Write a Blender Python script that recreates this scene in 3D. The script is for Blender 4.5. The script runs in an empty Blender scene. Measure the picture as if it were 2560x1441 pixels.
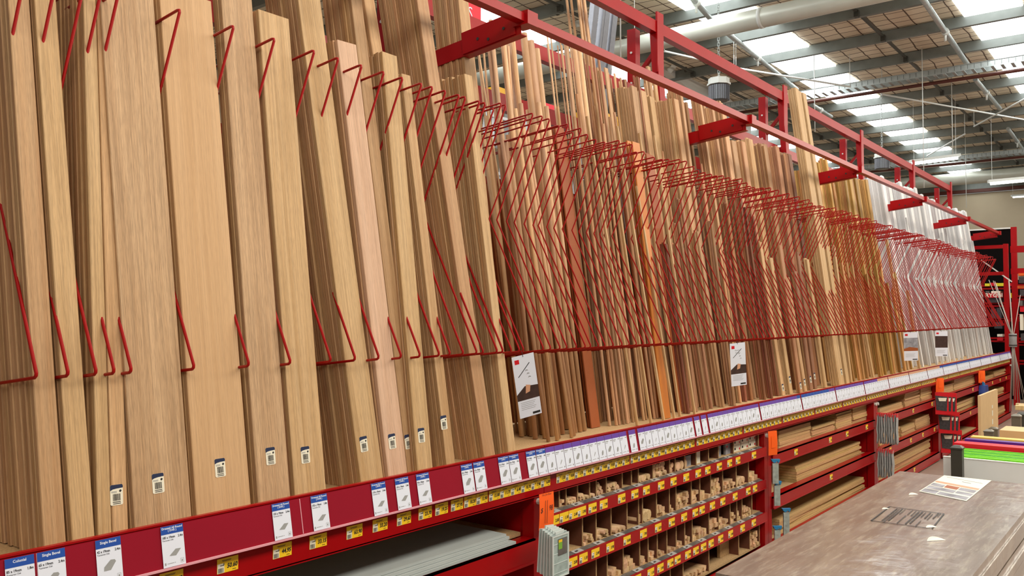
import bpy, math, random
from mathutils import Vector, Matrix
R = random.Random(7)
C = bpy.context.scene.collection
SC = bpy.context.scene

# ------------------------------------------------------------------ camera
F, CX, CY, EYE = 2147.0, 1280.0, 720.5, 1.68
PITCH = math.atan((790 - CY) / F)
YAW = math.atan2(0.615, 0.789)
FW = Vector((math.cos(PITCH) * math.cos(YAW), math.cos(PITCH) * math.sin(YAW), math.sin(PITCH)))
RT = Vector((math.sin(YAW), -math.cos(YAW), 0))
UP = RT.cross(FW)
EYEP = Vector((0, 0, EYE))
cam_data = bpy.data.cameras.new('camera')
cam = bpy.data.objects.new('camera', cam_data)
C.objects.link(cam)
M = Matrix((RT, UP, -FW)).transposed().to_4x4()
M.translation = EYEP
cam.matrix_world = M
cam_data.sensor_width = 36.0
cam_data.lens = F / 2560 * 36.0
cam_data.clip_start, cam_data.clip_end = 0.05, 200
SC.camera = cam

# ------------------------------------------------------------------ view, world, lights
SC.view_settings.view_transform = 'Standard'
SC.view_settings.look = 'None'
SC.view_settings.gamma = 1
SC.view_settings.exposure = 0.0
SC.view_settings.use_curve_mapping = False
world = bpy.data.worlds.new('hall_daylight')
SC.world = world
world.use_nodes = True
bg = world.node_tree.nodes['Background']
bg.inputs[0].default_value = (1.0, 0.95, 0.88, 1)
bg.inputs[1].default_value = 0.19


def area(name, loc, sx, sy, power, color, rot=(0, 0, 0)):
    d = bpy.data.lights.new(name, 'AREA')
    d.shape = 'RECTANGLE'
    d.size, d.size_y, d.energy, d.color = sx, sy, power, color
    o = bpy.data.objects.new(name, d)
    o.location = loc
    o.rotation_euler = rot
    C.objects.link(o)
    return o


WARM = (1.0, 0.91, 0.78)
DAY = (0.93, 0.98, 1.0)
# rows of LED battens hung over the aisle, and the daylight of the roof lights above the shop, plus an added ceiling fill
area('aisle_batten_and_fill', (4.0, -1.5, 4.9), 14, 1.4, 510, WARM, (math.radians(30), 0, 0))
area('aisle_batten_and_fill', (18.0, -1.2, 5.0), 14, 1.4, 430, WARM, (math.radians(26), 0, 0))
area('aisle_batten_and_fill', (9.0, 0.9, 5.4), 22, 0.2, 90, WARM)
area('aisle_batten_and_fill', (14.0, -1.2, 4.6), 30, 0.3, 260, (1.0, 0.95, 0.86), (math.radians(180), 0, 0))  # added upward fill that brightens the roof insulation
area('skylight_daylight', (13, 2.2, 6.3), 22, 0.9, 170, DAY)
area('skylight_daylight', (13, 5.9, 6.3), 26, 1.0, 420, DAY)


# ------------------------------------------------------------------ rays
def ray(px, py):
    return (FW + RT * ((px - CX) / F) + UP * ((CY - py) / F))


def onY(px, py, Y):
    d = ray(px, py)
    return EYEP + d * (Y / d.y)


def onX(px, py, X):
    d = ray(px, py)
    return EYEP + d * (X / d.x)


def onZ(px, py, Z):
    d = ray(px, py)
    return EYEP + d * ((Z - EYE) / d.z)


def onT(px, py, T):
    d = ray(px, py)
    return EYEP + d * (T / (d.x * math.cos(YAW) + d.y * math.sin(YAW)))


def onLean(px, py, Yb, s, zb):
    """point where the sight line meets the leaning plane Y = Yb + s (z - zb)"""
    d = ray(px, py)
    k = (Yb + s * (EYE - zb)) / (d.y - s * d.z)
    return EYEP + d * k


# ------------------------------------------------------------------ materials
def newmat(name):
    m = bpy.data.materials.new(name)
    m.use_nodes = True
    nt = m.node_tree
    return m, nt, nt.nodes['Principled BSDF']


def N(nt, kind, **kw):
    n = nt.nodes.new(kind)
    for k, v in kw.items():
        setattr(n, k, v)
    return n


def plain(name, rgb, rough=0.5, metal=0.0, var=0.06, scale=30, spec=0.5, bump=0.0, emit=None, es=1.0, coat=0.0):
    m, nt, b = newmat(name)
    tc = N(nt, 'ShaderNodeTexCoord')
    nz = N(nt, 'ShaderNodeTexNoise')
    nz.inputs['Scale'].default_value = scale
    nz.inputs['Detail'].default_value = 3
    nt.links.new(tc.outputs['Object'], nz.inputs['Vector'])
    mr = N(nt, 'ShaderNodeMapRange')
    mr.inputs[3].default_value = 1 - var * 2
    mr.inputs[4].default_value = 1 + var * 2
    nt.links.new(nz.outputs['Fac'], mr.inputs[0])
    hs = N(nt, 'ShaderNodeHueSaturation')
    hs.inputs['Color'].default_value = (*rgb, 1)
    nt.links.new(mr.outputs[0], hs.inputs['Value'])
    nt.links.new(hs.outputs[0], b.inputs['Base Color'])
    b.inputs['Roughness'].default_value = rough
    b.inputs['Metallic'].default_value = metal
    b.inputs['Specular IOR Level'].default_value = spec
    b.inputs['Coat Weight'].default_value = coat
    if bump:
        bp = N(nt, 'ShaderNodeBump')
        bp.inputs['Strength'].default_value = bump
        bp.inputs['Distance'].default_value = 0.01
        nt.links.new(nz.outputs['Fac'], bp.inputs['Height'])
        nt.links.new(bp.outputs[0], b.inputs['Normal'])
    if emit:
        b.inputs['Emission Color'].default_value = (*emit, 1)
        b.inputs['Emission Strength'].default_value = es
    return m


def wood(name, a, b_, axis=2, rough=0.55, grain=1.0, valvar=0.28, huevar=0.02, end=None):
    """timber: long grain streaks along one axis, fine pores, and a tone of its own for every board"""
    m, nt, bs = newmat(name)
    tc = N(nt, 'ShaderNodeTexCoord')
    oi = N(nt, 'ShaderNodeObjectInfo')
    mul = N(nt, 'ShaderNodeVectorMath', operation='SCALE')
    mul.inputs['Scale'].default_value = 37.0
    cmb = N(nt, 'ShaderNodeCombineXYZ')
    for i in range(3):
        nt.links.new(oi.outputs['Random'], cmb.inputs[i])
    nt.links.new(cmb.outputs[0], mul.inputs[0])
    add = N(nt, 'ShaderNodeVectorMath', operation='ADD')
    nt.links.new(tc.outputs['Object'], add.inputs[0])
    nt.links.new(mul.outputs[0], add.inputs[1])

    def noise(sc_across, sc_along, detail, dist=0.0):
        mp = N(nt, 'ShaderNodeMapping')
        s = [sc_across] * 3
        s[axis] = sc_along
        mp.inputs['Scale'].default_value = s
        nt.links.new(add.outputs[0], mp.inputs[0])
        n = N(nt, 'ShaderNodeTexNoise')
        n.inputs['Scale'].default_value = 1
        n.inputs['Detail'].default_value = detail
        n.inputs['Distortion'].default_value = dist
        nt.links.new(mp.outputs[0], n.inputs['Vector'])
        return n
    n1 = noise(30, 0.7, 5, 0.9)
    n2 = noise(230, 2.6, 4)
    n3 = noise(800, 26, 2)
    ramp = N(nt, 'ShaderNodeValToRGB')
    ramp.color_ramp.elements[0].position = 0.34
    ramp.color_ramp.elements[0].color = (*b_, 1)
    ramp.color_ramp.elements[1].position = 0.62
    ramp.color_ramp.elements[1].color = (*a, 1)
    nt.links.new(n1.outputs['Fac'], ramp.inputs[0])
    m2 = N(nt, 'ShaderNodeMapRange')
    m2.inputs[1].default_value, m2.inputs[2].default_value = 0.35, 0.6
    m2.inputs[3].default_value, m2.inputs[4].default_value = 1 - 0.17 * grain, 1.04
    nt.links.new(n2.outputs['Fac'], m2.inputs[0])
    m3 = N(nt, 'ShaderNodeMapRange')
    m3.inputs[1].default_value, m3.inputs[2].default_value = 0.33, 0.55
    m3.inputs[3].default_value, m3.inputs[4].default_value = 1 - 0.20 * grain, 1.03
    nt.links.new(n3.outputs['Fac'], m3.inputs[0])
    mm = N(nt, 'ShaderNodeMath', operation='MULTIPLY')
    nt.links.new(m2.outputs[0], mm.inputs[0])
    nt.links.new(m3.outputs[0], mm.inputs[1])
    rv = N(nt, 'ShaderNodeMapRange')
    rv.inputs[3].default_value, rv.inputs[4].default_value = 1 - valvar, 1 + valvar * 0.45
    nt.links.new(oi.outputs['Random'], rv.inputs[0])
    mv = N(nt, 'ShaderNodeMath', operation='MULTIPLY')
    nt.links.new(mm.outputs[0], mv.inputs[0])
    nt.links.new(rv.outputs[0], mv.inputs[1])
    wn = N(nt, 'ShaderNodeTexWhiteNoise', noise_dimensions='1D')
    nt.links.new(oi.outputs['Random'], wn.inputs['W'])
    hv = N(nt, 'ShaderNodeMapRange')
    hv.inputs[3].default_value, hv.inputs[4].default_value = 0.5 - huevar, 0.5 + huevar * 0.6
    nt.links.new(wn.outputs['Value'], hv.inputs[0])
    hs = N(nt, 'ShaderNodeHueSaturation')
    nt.links.new(ramp.outputs[0], hs.inputs['Color'])
    nt.links.new(mv.outputs[0], hs.inputs['Value'])
    nt.links.new(hv.outputs[0], hs.inputs['Hue'])
    nt.links.new(hs.outputs[0], bs.inputs['Base Color'])
    bs.inputs['Roughness'].default_value = rough
    bs.inputs['Specular IOR Level'].default_value = 0.3
    bp = N(nt, 'ShaderNodeBump')
    bp.inputs['Strength'].default_value = 0.25 * grain
    bp.inputs['Distance'].default_value = 0.0008
    nt.links.new(n2.outputs['Fac'], bp.inputs['Height'])
    nt.links.new(bp.outputs[0], bs.inputs['Normal'])
    return m


MT = {}
MT['oak'] = wood('dressed_oak', (0.61, 0.39, 0.205), (0.49, 0.285, 0.135), valvar=0.18, huevar=0.008)
MT['oakcoarse'] = wood('coarse_grained_oak', (0.58, 0.385, 0.22), (0.46, 0.285, 0.15), grain=1.3, valvar=0.02, huevar=0.001)
MT['oaksmooth'] = wood('smooth_oak', (0.61, 0.395, 0.215), (0.54, 0.335, 0.17), grain=0.45, valvar=0.02, huevar=0.001)
MT['oakpink'] = wood('pinkish_oak', (0.66, 0.44, 0.305), (0.57, 0.36, 0.235), valvar=0.03, huevar=0.002, grain=0.7)
MT['oakyellow'] = wood('yellow_oak', (0.62, 0.42, 0.22), (0.50, 0.315, 0.145), valvar=0.06, huevar=0.002)
MT['dowel'] = wood('dowel_timber', (0.68, 0.42, 0.23), (0.52, 0.29, 0.14), valvar=0.32, grain=0.6, huevar=0.01)
MT['mould'] = wood('moulding_timber', (0.64, 0.365, 0.19), (0.42, 0.20, 0.09), valvar=0.5, huevar=0.015)
MT['gold'] = wood('golden_pine', (0.64, 0.38, 0.13), (0.50, 0.26, 0.075), valvar=0.4)
MT['mustard'] = wood('mustard_pine', (0.50, 0.29, 0.07), (0.36, 0.19, 0.04), valvar=0.4)
MT['redwood'] = wood('reddish_timber', (0.36, 0.15, 0.07), (0.25, 0.09, 0.04), valvar=0.35)
MT['pine'] = wood('pine_panel', (0.68, 0.47, 0.22), (0.58, 0.37, 0.16), axis=0, valvar=0.15)
MT['pinelog'] = wood('pale_pine_stick', (0.82, 0.58, 0.33), (0.70, 0.46, 0.24), axis=1, valvar=0.25)
MT['mdf'] = plain('orange_mdf', (0.58, 0.20, 0.035), 0.45, var=0.04)
MT['mdfdark'] = plain('dark_orange_mdf', (0.33, 0.085, 0.02), 0.5, var=0.05)
MT['particle'] = plain('particle_board', (0.50, 0.33, 0.16), 0.8, var=0.25, scale=160)
MT['divider'] = plain('brown_hardboard', (0.15, 0.05, 0.025), 0.7, var=0.1, scale=80)
MT['red'] = plain('red_powder_coat', (0.335, 0.0018, 0.004), 0.33, var=0.06, scale=9, spec=0.25)
MT['wire'] = plain('red_wire_coat', (0.36, 0.003, 0.003), 0.35, var=0.02, spec=0.3)
MT['strip'] = plain('clear_strip_over_red', (0.27, 0.003, 0.016), 0.15, var=0.03, scale=4, coat=0.25)
MT['lip'] = plain('clear_plastic_lip', (0.75, 0.36, 0.42), 0.15, var=0.02)
MT['black'] = plain('black_void', (0.005, 0.004, 0.004), 0.95, spec=0.05)  # near-black: the unlit depth of the shelving is put into the colour
MT['white'] = wood('white_primer', (0.76, 0.77, 0.77), (0.66, 0.67, 0.67), valvar=0.32, huevar=0.0, grain=0.2)
MT['paper'] = plain('white_card', (0.72, 0.77, 0.88), 0.45, var=0.01)
MT['cream'] = plain('cream_label', (0.82, 0.80, 0.66), 0.4, var=0.02)
MT['blue'] = plain('blue_header', (0.012, 0.07, 0.36), 0.4, var=0.02)
MT['purple'] = plain('purple_header', (0.13, 0.055, 0.36), 0.4, var=0.02)
MT['tan'] = plain('tan_header', (0.62, 0.33, 0.20), 0.4, var=0.02)
MT['navy'] = plain('navy_print', (0.018, 0.028, 0.075), 0.4, var=0.02)
MT['ink'] = plain('black_ink', (0.02, 0.018, 0.018), 0.5, var=0.02)
MT['greyink'] = plain('grey_print', (0.30, 0.31, 0.31), 0.5, var=0.05)
MT['yellow'] = plain('yellow_ticket', (0.92, 0.60, 0.02), 0.4, var=0.02)
MT['orange'] = plain('orange_tag', (1.0, 0.13, 0.01), 0.5, var=0.03)
MT['steel'] = plain('galvanised_steel', (0.44, 0.48, 0.47), 0.42, metal=0.55, var=0.12, scale=14)
MT['purlin'] = plain('purlin_steel', (0.20, 0.22, 0.205), 0.5, metal=0.3, var=0.12, scale=5)
MT['whitesteel'] = plain('white_painted_steel', (0.66, 0.68, 0.64), 0.4, var=0.04, scale=4)
MT['duct'] = plain('pale_duct', (0.62, 0.64, 0.56), 0.35, metal=0.15, var=0.06, scale=3)
MT['alu'] = plain('aluminium', (0.16, 0.16, 0.175), 0.35, metal=0.5, var=0.08)
MT['wall'] = plain('beige_wall', (0.56, 0.47, 0.33), 0.9, var=0.04, scale=2)
MT['floor'] = plain('polished_concrete', (0.27, 0.20, 0.16), 0.42, var=0.12, scale=5)
MT['tube'] = plain('lit_tube', (1, 1, 1), 0.4, emit=(1.0, 0.98, 0.92), es=9)
MT['sky'] = plain('translucent_roof_sheet', (1, 1, 1), 0.4, emit=(0.95, 1.0, 1.0), es=4.2)
MT['lightgrey'] = plain('pale_grey_sheet', (0.42, 0.47, 0.47), 0.6, var=0.05, scale=6)
MT['board'] = plain('blue_grey_board', (0.80, 0.86, 0.86), 0.5, var=0.03, scale=6)
MT['whitegloss'] = plain('white_sheet_edge', (0.85, 0.9, 0.88), 0.4, var=0.02)
MT['lime'] = plain('lime_sheet', (0.20, 0.72, 0.01), 0.4, var=0.05)
MT['green'] = plain('green_sheet', (0.08, 0.47, 0.02), 0.4, var=0.06)
MT['redsheet'] = plain('bright_red_sheet', (0.80, 0.008, 0.03), 0.4, var=0.03)
MT['violet'] = plain('violet_sheet', (0.10, 0.02, 0.28), 0.4, var=0.03)
MT['yellowsheet'] = plain('yellow_sheet', (0.86, 0.56, 0.12), 0.4, var=0.03)
MT['ply'] = plain('pale_plywood', (0.66, 0.46, 0.24), 0.6, var=0.05, scale=12)
MT['palepine'] = wood('pale_pine', (0.72, 0.52, 0.27), (0.60, 0.40, 0.19), axis=1, valvar=0.15)
MT['postgrey'] = plain('grey_green_post', (0.18, 0.165, 0.13), 0.4, metal=0.4, var=0.08)
MT['postdark'] = plain('dark_post', (0.055, 0.055, 0.045), 0.45, metal=0.2, var=0.08)
MT['pipered'] = plain('dark_red_pipe', (0.10, 0.022, 0.012), 0.5)
MT['ledgepale'] = plain('pale_grey_print', (0.42, 0.43, 0.42), 0.3, var=0.3, scale=60)
MT['sock'] = plain('grey_sleeve', (0.26, 0.26, 0.26), 0.6)
MT['rod'] = plain('pale_rod', (0.38, 0.35, 0.31), 0.4)
MT['bluepack'] = plain('blue_pack', (0.02, 0.20, 0.42), 0.4)
MT['navyblue'] = plain('dark_blue_pack', (0.01, 0.04, 0.22), 0.4)
MT['blister'] = plain('clear_blister', (0.38, 0.45, 0.43), 0.12, metal=0.25, var=0.3, scale=30)
MT['glove'] = plain('grey_glove', (0.36, 0.38, 0.38), 0.5, var=0.15, scale=40)
MT['packred'] = plain('red_pack', (0.60, 0.01, 0.02), 0.3)
MT['packdark'] = plain('dark_pack', (0.05, 0.045, 0.05), 0.4, var=0.5, scale=60)
MT['dimple'] = plain('grey_lamp_body', (0.13, 0.14, 0.14), 0.3, metal=0.5)
MT['ladder'] = plain('pale_ladder', (0.66, 0.70, 0.72), 0.4)
MT['capyellow'] = plain('yellow_cap', (0.85, 0.45, 0.01), 0.4)
MT['photo'] = plain('photo_print', (0.30, 0.31, 0.35), 0.35, var=0.5, scale=22)
MT['photodark'] = plain('dark_photo_print', (0.055, 0.03, 0.025), 0.35, var=0.3, scale=22)
MT['orangebox'] = plain('orange_box', (0.75, 0.12, 0.01), 0.4)
MT['limebox'] = plain('yellow_green_box', (0.68, 0.62, 0.02), 0.4)
MT['greycard'] = plain('grey_photo_strip', (0.12, 0.115, 0.11), 0.25, var=0.45, scale=18)
MT['case'] = plain('translucent_case', (0.36, 0.46, 0.45), 0.18, var=0.2, scale=35)
MT['caseedge'] = plain('case_rim', (0.62, 0.70, 0.69), 0.2, var=0.05)
MT['casegreen'] = plain('green_label', (0.20, 0.45, 0.05), 0.4)
MT['tear'] = plain('torn_plastic', (0.80, 0.75, 0.62), 0.25, var=0.1)


def bench_mat():
    m, nt, b = newmat('wrapped_timber_top')
    tc = N(nt, 'ShaderNodeTexCoord')
    mp = N(nt, 'ShaderNodeMapping')
    mp.inputs['Scale'].default_value = (1.2, 14, 1)
    nt.links.new(tc.outputs['Object'], mp.inputs[0])
    n = N(nt, 'ShaderNodeTexNoise')
    n.inputs['Scale'].default_value = 1.5
    n.inputs['Detail'].default_value = 5
    nt.links.new(mp.outputs[0], n.inputs['Vector'])
    r = N(nt, 'ShaderNodeValToRGB')
    r.color_ramp.elements[0].position, r.color_ramp.elements[0].color = 0.3, (0.15, 0.11, 0.085, 1)
    r.color_ramp.elements[1].position, r.color_ramp.elements[1].color = 0.72, (0.27, 0.225, 0.18, 1)
    nt.links.new(n.outputs['Fac'], r.inputs[0])
    # scuffs in the film
    mp2 = N(nt, 'ShaderNodeMapping')
    mp2.inputs['Scale'].default_value = (3, 22, 1)
    mp2.inputs['Rotation'].default_value = (0, 0, 0.7)
    nt.links.new(tc.outputs['Object'], mp2.inputs[0])
    n2 = N(nt, 'ShaderNodeTexNoise')
    n2.inputs['Scale'].default_value = 2.2
    n2.inputs['Detail'].default_value = 8
    n2.inputs['Roughness'].default_value = 0.7
    nt.links.new(mp2.outputs[0], n2.inputs['Vector'])
    r2 = N(nt, 'ShaderNodeValToRGB')
    r2.color_ramp.elements[0].position, r2.color_ramp.elements[0].color = 0.50, (0, 0, 0, 1)
    r2.color_ramp.elements[1].position, r2.color_ramp.elements[1].color = 0.80, (1, 1, 1, 1)
    nt.links.new(n2.outputs['Fac'], r2.inputs[0])
    mx = N(nt, 'ShaderNodeMix', data_type='RGBA')
    nt.links.new(r2.outputs[0], mx.inputs[0])
    nt.links.new(r.outputs[0], mx.inputs[6])
    mx.inputs[7].default_value = (0.46, 0.42, 0.33, 1)
    nt.links.new(mx.outputs[2], b.inputs['Base Color'])
    b.inputs['Roughness'].default_value = 0.30
    b.inputs['Coat Weight'].default_value = 0.7
    b.inputs['Coat Roughness'].default_value = 0.12
    n3 = N(nt, 'ShaderNodeTexNoise')
    n3.inputs['Scale'].default_value = 7
    n3.inputs['Detail'].default_value = 4
    nt.links.new(tc.outputs['Object'], n3.inputs['Vector'])
    bp = N(nt, 'ShaderNodeBump')
    bp.inputs['Strength'].default_value = 0.35
    bp.inputs['Distance'].default_value = 0.01
    nt.links.new(n3.outputs['Fac'], bp.inputs['Height'])
    nt.links.new(bp.outputs[0], b.inputs['Normal'])
    nt.links.new(bp.outputs[0], b.inputs['Coat Normal'])
    return m


def insulation_mat():
    m, nt, b = newmat('insulation_behind_wire_mesh')
    tc = N(nt, 'ShaderNodeTexCoord')
    nd = N(nt, 'ShaderNodeTexNoise')
    nd.inputs['Scale'].default_value = 1.1
    nt.links.new(tc.outputs['Object'], nd.inputs['Vector'])
    ms = N(nt, 'ShaderNodeVectorMath', operation='MULTIPLY_ADD')
    ms.inputs[1].default_value = (0.16, 0.16, 0)
    nt.links.new(nd.outputs['Color'], ms.inputs[0])
    nt.links.new(tc.outputs['Object'], ms.inputs[2])
    br = N(nt, 'ShaderNodeTexBrick', offset=0.0, squash=1.0)
    br.inputs['Scale'].default_value = 1
    br.inputs['Brick Width'].default_value = 0.27
    br.inputs['Row Height'].default_value = 0.30
    br.inputs['Mortar Size'].default_value = 0.012
    br.inputs['Mortar Smooth'].default_value = 0.2
    br.inputs['Color1'].default_value = (0.82, 0.74, 0.57, 1)
    br.inputs['Color2'].default_value = (0.70, 0.62, 0.46, 1)
    br.inputs['Mortar'].default_value = (0.13, 0.09, 0.06, 1)
    nt.links.new(ms.outputs[0], br.inputs['Vector'])
    nt.links.new(br.outputs['Color'], b.inputs['Base Color'])
    b.inputs['Roughness'].default_value = 0.7
    bp = N(nt, 'ShaderNodeBump')
    bp.inputs['Strength'].default_value = 0.6
    bp.inputs['Distance'].default_value = 0.05
    bp.invert = True
    nt.links.new(br.outputs['Fac'], bp.inputs['Height'])
    nt.links.new(bp.outputs[0], b.inputs['Normal'])
    return m


MT['bench'] = bench_mat()
MT['insul'] = insulation_mat()


# ------------------------------------------------------------------ mesh building
class MB:
    def __init__(s):
        s.v, s.f, s.mi, s.mats = [], [], [], []

    def mat(s, m):
        m = MT[m] if isinstance(m, str) else m
        if m not in s.mats:
            s.mats.append(m)
        return s.mats.index(m)

    def hexa(s, p, m):
        i, k = len(s.v), s.mat(m)
        s.v += [tuple(q) for q in p]
        for f in ((0, 3, 2, 1), (4, 5, 6, 7), (0, 1, 5, 4), (1, 2, 6, 5), (2, 3, 7, 6), (3, 0, 4, 7)):
            s.f.append(tuple(i + j for j in f))
            s.mi.append(k)

    def box(s, x0, x1, y0, y1, z0, z1, m):
        s.hexa([(x0, y0, z0), (x1, y0, z0), (x1, y1, z0), (x0, y1, z0),
                (x0, y0, z1), (x1, y0, z1), (x1, y1, z1), (x0, y1, z1)], m)
        return s

    def bev(s, x0, x1, y0, y1, z0, z1, m, c=0.002):
        """box with its four long (z) edges chamfered"""
        pts = [(x0 + c, y0), (x1 - c, y0), (x1, y0 + c), (x1, y1 - c), (x1 - c, y1), (x0 + c, y1), (x0, y1 - c), (x0, y0 + c)]
        s.prism(pts, z0, z1, m)
        return s

    def prism(s, pts, z0, z1, m, axis=2):
        i, k, n = len(s.v), s.mat(m), len(pts)
        for z in (z0, z1):
            for a, b in pts:
                s.v.append((a, b, z) if axis == 2 else ((z, a, b) if axis == 0 else (a, z, b)))
        for j in range(n):
            s.f.append((i + j, i + (j + 1) % n, i + n + (j + 1) % n, i + n + j))
            s.mi.append(k)
        s.f.append(tuple(i + n - 1 - j for j in range(n)))
        s.mi.append(k)
        s.f.append(tuple(i + n + j for j in range(n)))
        s.mi.append(k)
        return s

    def beam(s, a, b, w, h, m, up=Vector((0, 0, 1))):
        """rectangular bar from a to b: w sideways, h along up, centred"""
        a, b = Vector(a), Vector(b)
        d = (b - a).normalized()
        sd = d.cross(up)
        if sd.length < 1e-4:
            sd = Vector((1, 0, 0))
        sd.normalize()
        u = sd.cross(d).normalized()
        p = []
        for q in (a, b):
            for i, j in ((-1, -1), (1, -1), (1, 1), (-1, 1)):
                p.append(q + sd * (w / 2 * i) + u * (h / 2 * j))
        s.hexa(p, m)
        return s

    def tube(s, pts, r, m, n=8, caps=True):
        pts = [Vector(p) for p in pts]
        k, base = s.mat(m), len(s.v)
        ref = Vector((1, 0, 0))
        for i, p in enumerate(pts):
            d = (pts[min(i + 1, len(pts) - 1)] - pts[max(i - 1, 0)]).normalized()
            rr = ref if abs(d.dot(ref)) < 0.9 else Vector((0, 1, 0))
            a = d.cross(rr).normalized()
            b = d.cross(a)
            for j in range(n):
                t = 2 * math.pi * j / n
                s.v.append(tuple(p + a * (r * math.cos(t)) + b * (r * math.sin(t))))
        for i in range(len(pts) - 1):
            for j in range(n):
                q = base + i * n
                s.f.append((q + j, q + (j + 1) % n, q + n + (j + 1) % n, q + n + j))
                s.mi.append(k)
        if caps:
            s.f.append(tuple(base + j for j in reversed(range(n))))
            s.mi.append(k)
            q = base + (len(pts) - 1) * n
            s.f.append(tuple(q + j for j in range(n)))
            s.mi.append(k)
        return s

    def lathe(s, prof, m, n=20, org=(0, 0, 0)):
        k, base = s.mat(m), len(s.v)
        for r, z in prof:
            for j in range(n):
                t = 2 * math.pi * j / n
                s.v.append((org[0] + r * math.cos(t), org[1] + r * math.sin(t), org[2] + z))
        for i in range(len(prof) - 1):
            for j in range(n):
                q = base + i * n
                s.f.append((q + j, q + (j + 1) % n, q + n + (j + 1) % n, q + n + j))
                s.mi.append(k)
        return s

    def poly(s, pts, m):
        i = len(s.v)
        s.v += [tuple(p) for p in pts]
        s.f.append(tuple(range(i, i + len(pts))))
        s.mi.append(s.mat(m))
        return s

    def mesh(s, name, smooth=False):
        me = bpy.data.meshes.new(name)
        me.from_pydata(s.v, [], s.f)
        for m in s.mats:
            me.materials.append(m)
        me.polygons.foreach_set('material_index', s.mi)
        if smooth:
            me.polygons.foreach_set('use_smooth', [len(p.vertices) == 4 for p in me.polygons])
        me.update()
        return me

    def build(s, name, parent=None, smooth=False):
        return link(name, s.mesh(name, smooth), parent)


def link(name, me, parent=None, loc=None, mat=None):
    o = bpy.data.objects.new(name, me)
    C.objects.link(o)
    if parent is not None:
        o.parent = parent
    if mat is not None:
        o.matrix_local = mat
    elif loc is not None:
        o.location = loc
    return o


def tag(o, label, cat, group=None, kind=None):
    o['label'] = label
    o['category'] = cat
    if group:
        o['group'] = group
    if kind:
        o['kind'] = kind
    return o


def struct(o):
    o['kind'] = 'structure'
    return o


def thing(name, loc, label, cat, group=None, rz=0.0):
    o = bpy.data.objects.new(name, None)
    C.objects.link(o)
    o.location = loc
    o.rotation_euler = (0, 0, rz)
    return tag(o, label, cat, group)


def leanmat(x, y, z, s, side=0.0, rz=0.0):
    """stand at (x, y, z), lean back by slope s (towards +Y) and sideways by slope side (towards +X)"""
    zc = Vector((side, s, 1)).normalized()
    xc = Vector((math.cos(rz), math.sin(rz), 0))
    xc = (xc - zc * xc.dot(zc)).normalized()
    yc = zc.cross(xc)
    m = Matrix((xc, yc, zc)).transposed().to_4x4()
    m.translation = Vector((x, y, z))
    return m


_txt = {}


def text_mesh(body, size, m, align='CENTER', bold=0.0, shear=0.0, squeeze=1.0):
    key = (body, size, m, align, bold, shear, squeeze)
    if key in _txt:
        return _txt[key]
    cu = bpy.data.curves.new('lettering', 'FONT')
    cu.body = body
    cu.size = size
    cu.align_x = align
    cu.align_y = 'CENTER'
    cu.offset = bold
    cu.shear = shear
    cu.resolution_u = 2
    cu.space_line = 0.8
    ob = bpy.data.objects.new('lettering', cu)
    C.objects.link(ob)
    dg = bpy.context.evaluated_depsgraph_get()
    me = bpy.data.meshes.new_from_object(ob.evaluated_get(dg))
    bpy.data.objects.remove(ob)
    for v in me.vertices:   # stand the lettering up: its face towards -Y
        x, y, z = v.co
        v.co = (x * squeeze, 0, y)
    me.materials.clear()
    me.materials.append(MT[m])
    for p in me.polygons:
        p.material_index = 0
    _txt[key] = me
    return me

# ================================================================== THE HALL
ROOF = 6.72
mb = MB()
mb.box(-6, 37, -8, 16, -0.1, 0.0, 'floor')
struct(mb.build('floor'))
mb = MB()
mb.box(-2, 37, -7, 15, ROOF, ROOF + 0.05, 'insul')
struct(mb.build('ceiling'))
mb = MB()
mb.box(36.0, 36.2, -8, 15, 0, ROOF - 0.45, 'wall')
struct(mb.build('wall_far'))
mb = MB()
mb.box(35.86, 36.0, -8, 15, ROOF - 0.42, ROOF - 0.30, 'pipered')
mb.box(35.9, 36.0, -8, 15, ROOF - 0.30, ROOF, 'purlin')
struct(mb.build('trim_1'))
mb = MB()
mb.box(-2, 37, 15.0, 15.2, 0, ROOF, 'wall')
struct(mb.build('wall_back'))
n = 0
for (yc, w) in ((2.35, 0.85), (5.85, 0.95), (9.4, 0.95)):
    n += 1
    mb = MB()
    mb.box(2, 35.5, yc - w / 2, yc + w / 2, ROOF - 0.035, ROOF - 0.005, 'sky')
    struct(mb.build('window_%d' % n))

# roof purlins: C sections running across the aisles
g = 'steel purlins under the roof'


def purlin_mesh(h, dep):
    mb = MB()
    mb.box(-0.004, 0.004, -7, 14.9, 0, h, 'purlin')
    mb.box(0.004, dep, -7, 14.9, h - 0.006, h, 'purlin')
    mb.box(0.004, dep, -7, 14.9, 0, 0.006, 'purlin')
    mb.box(dep, dep + 0.004, -7, 14.9, 0, 0.03, 'purlin')
    mb.box(dep, dep + 0.004, -7, 14.9, h - 0.03, h, 'purlin')
    return mb.mesh('purlin')


pm = purlin_mesh(0.18, 0.075)
px_ = 4.9
while px_ < 35.5:
    o = link('roof_purlin', pm, None, (px_, 0, ROOF - 0.19))
    tag(o, 'long grey steel purlin under the wire mesh insulation of the roof', 'beam', g)
    px_ += 1.57

# bridging struts between the purlins
sm = None
for yc in (0.55, 4.05, 7.7):
    for k in range(17):
        a = 4.9 + 1.57 * k
        if sm is None:
            mb = MB()
            mb.box(0.02, 1.55, -0.02, 0.02, 0.02, 0.06, 'postdark')
            mb.box(1.47, 1.55, -0.035, 0.035, -0.05, 0.06, 'postdark')
            sm = mb.mesh('bridging_strut')
        o = link('bridging_strut', sm, None, (a, yc, ROOF - 0.16))
        tag(o, 'short dark bridging strut between two roof purlins', 'strut', 'bridging struts between the purlins')

# cable trays


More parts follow.
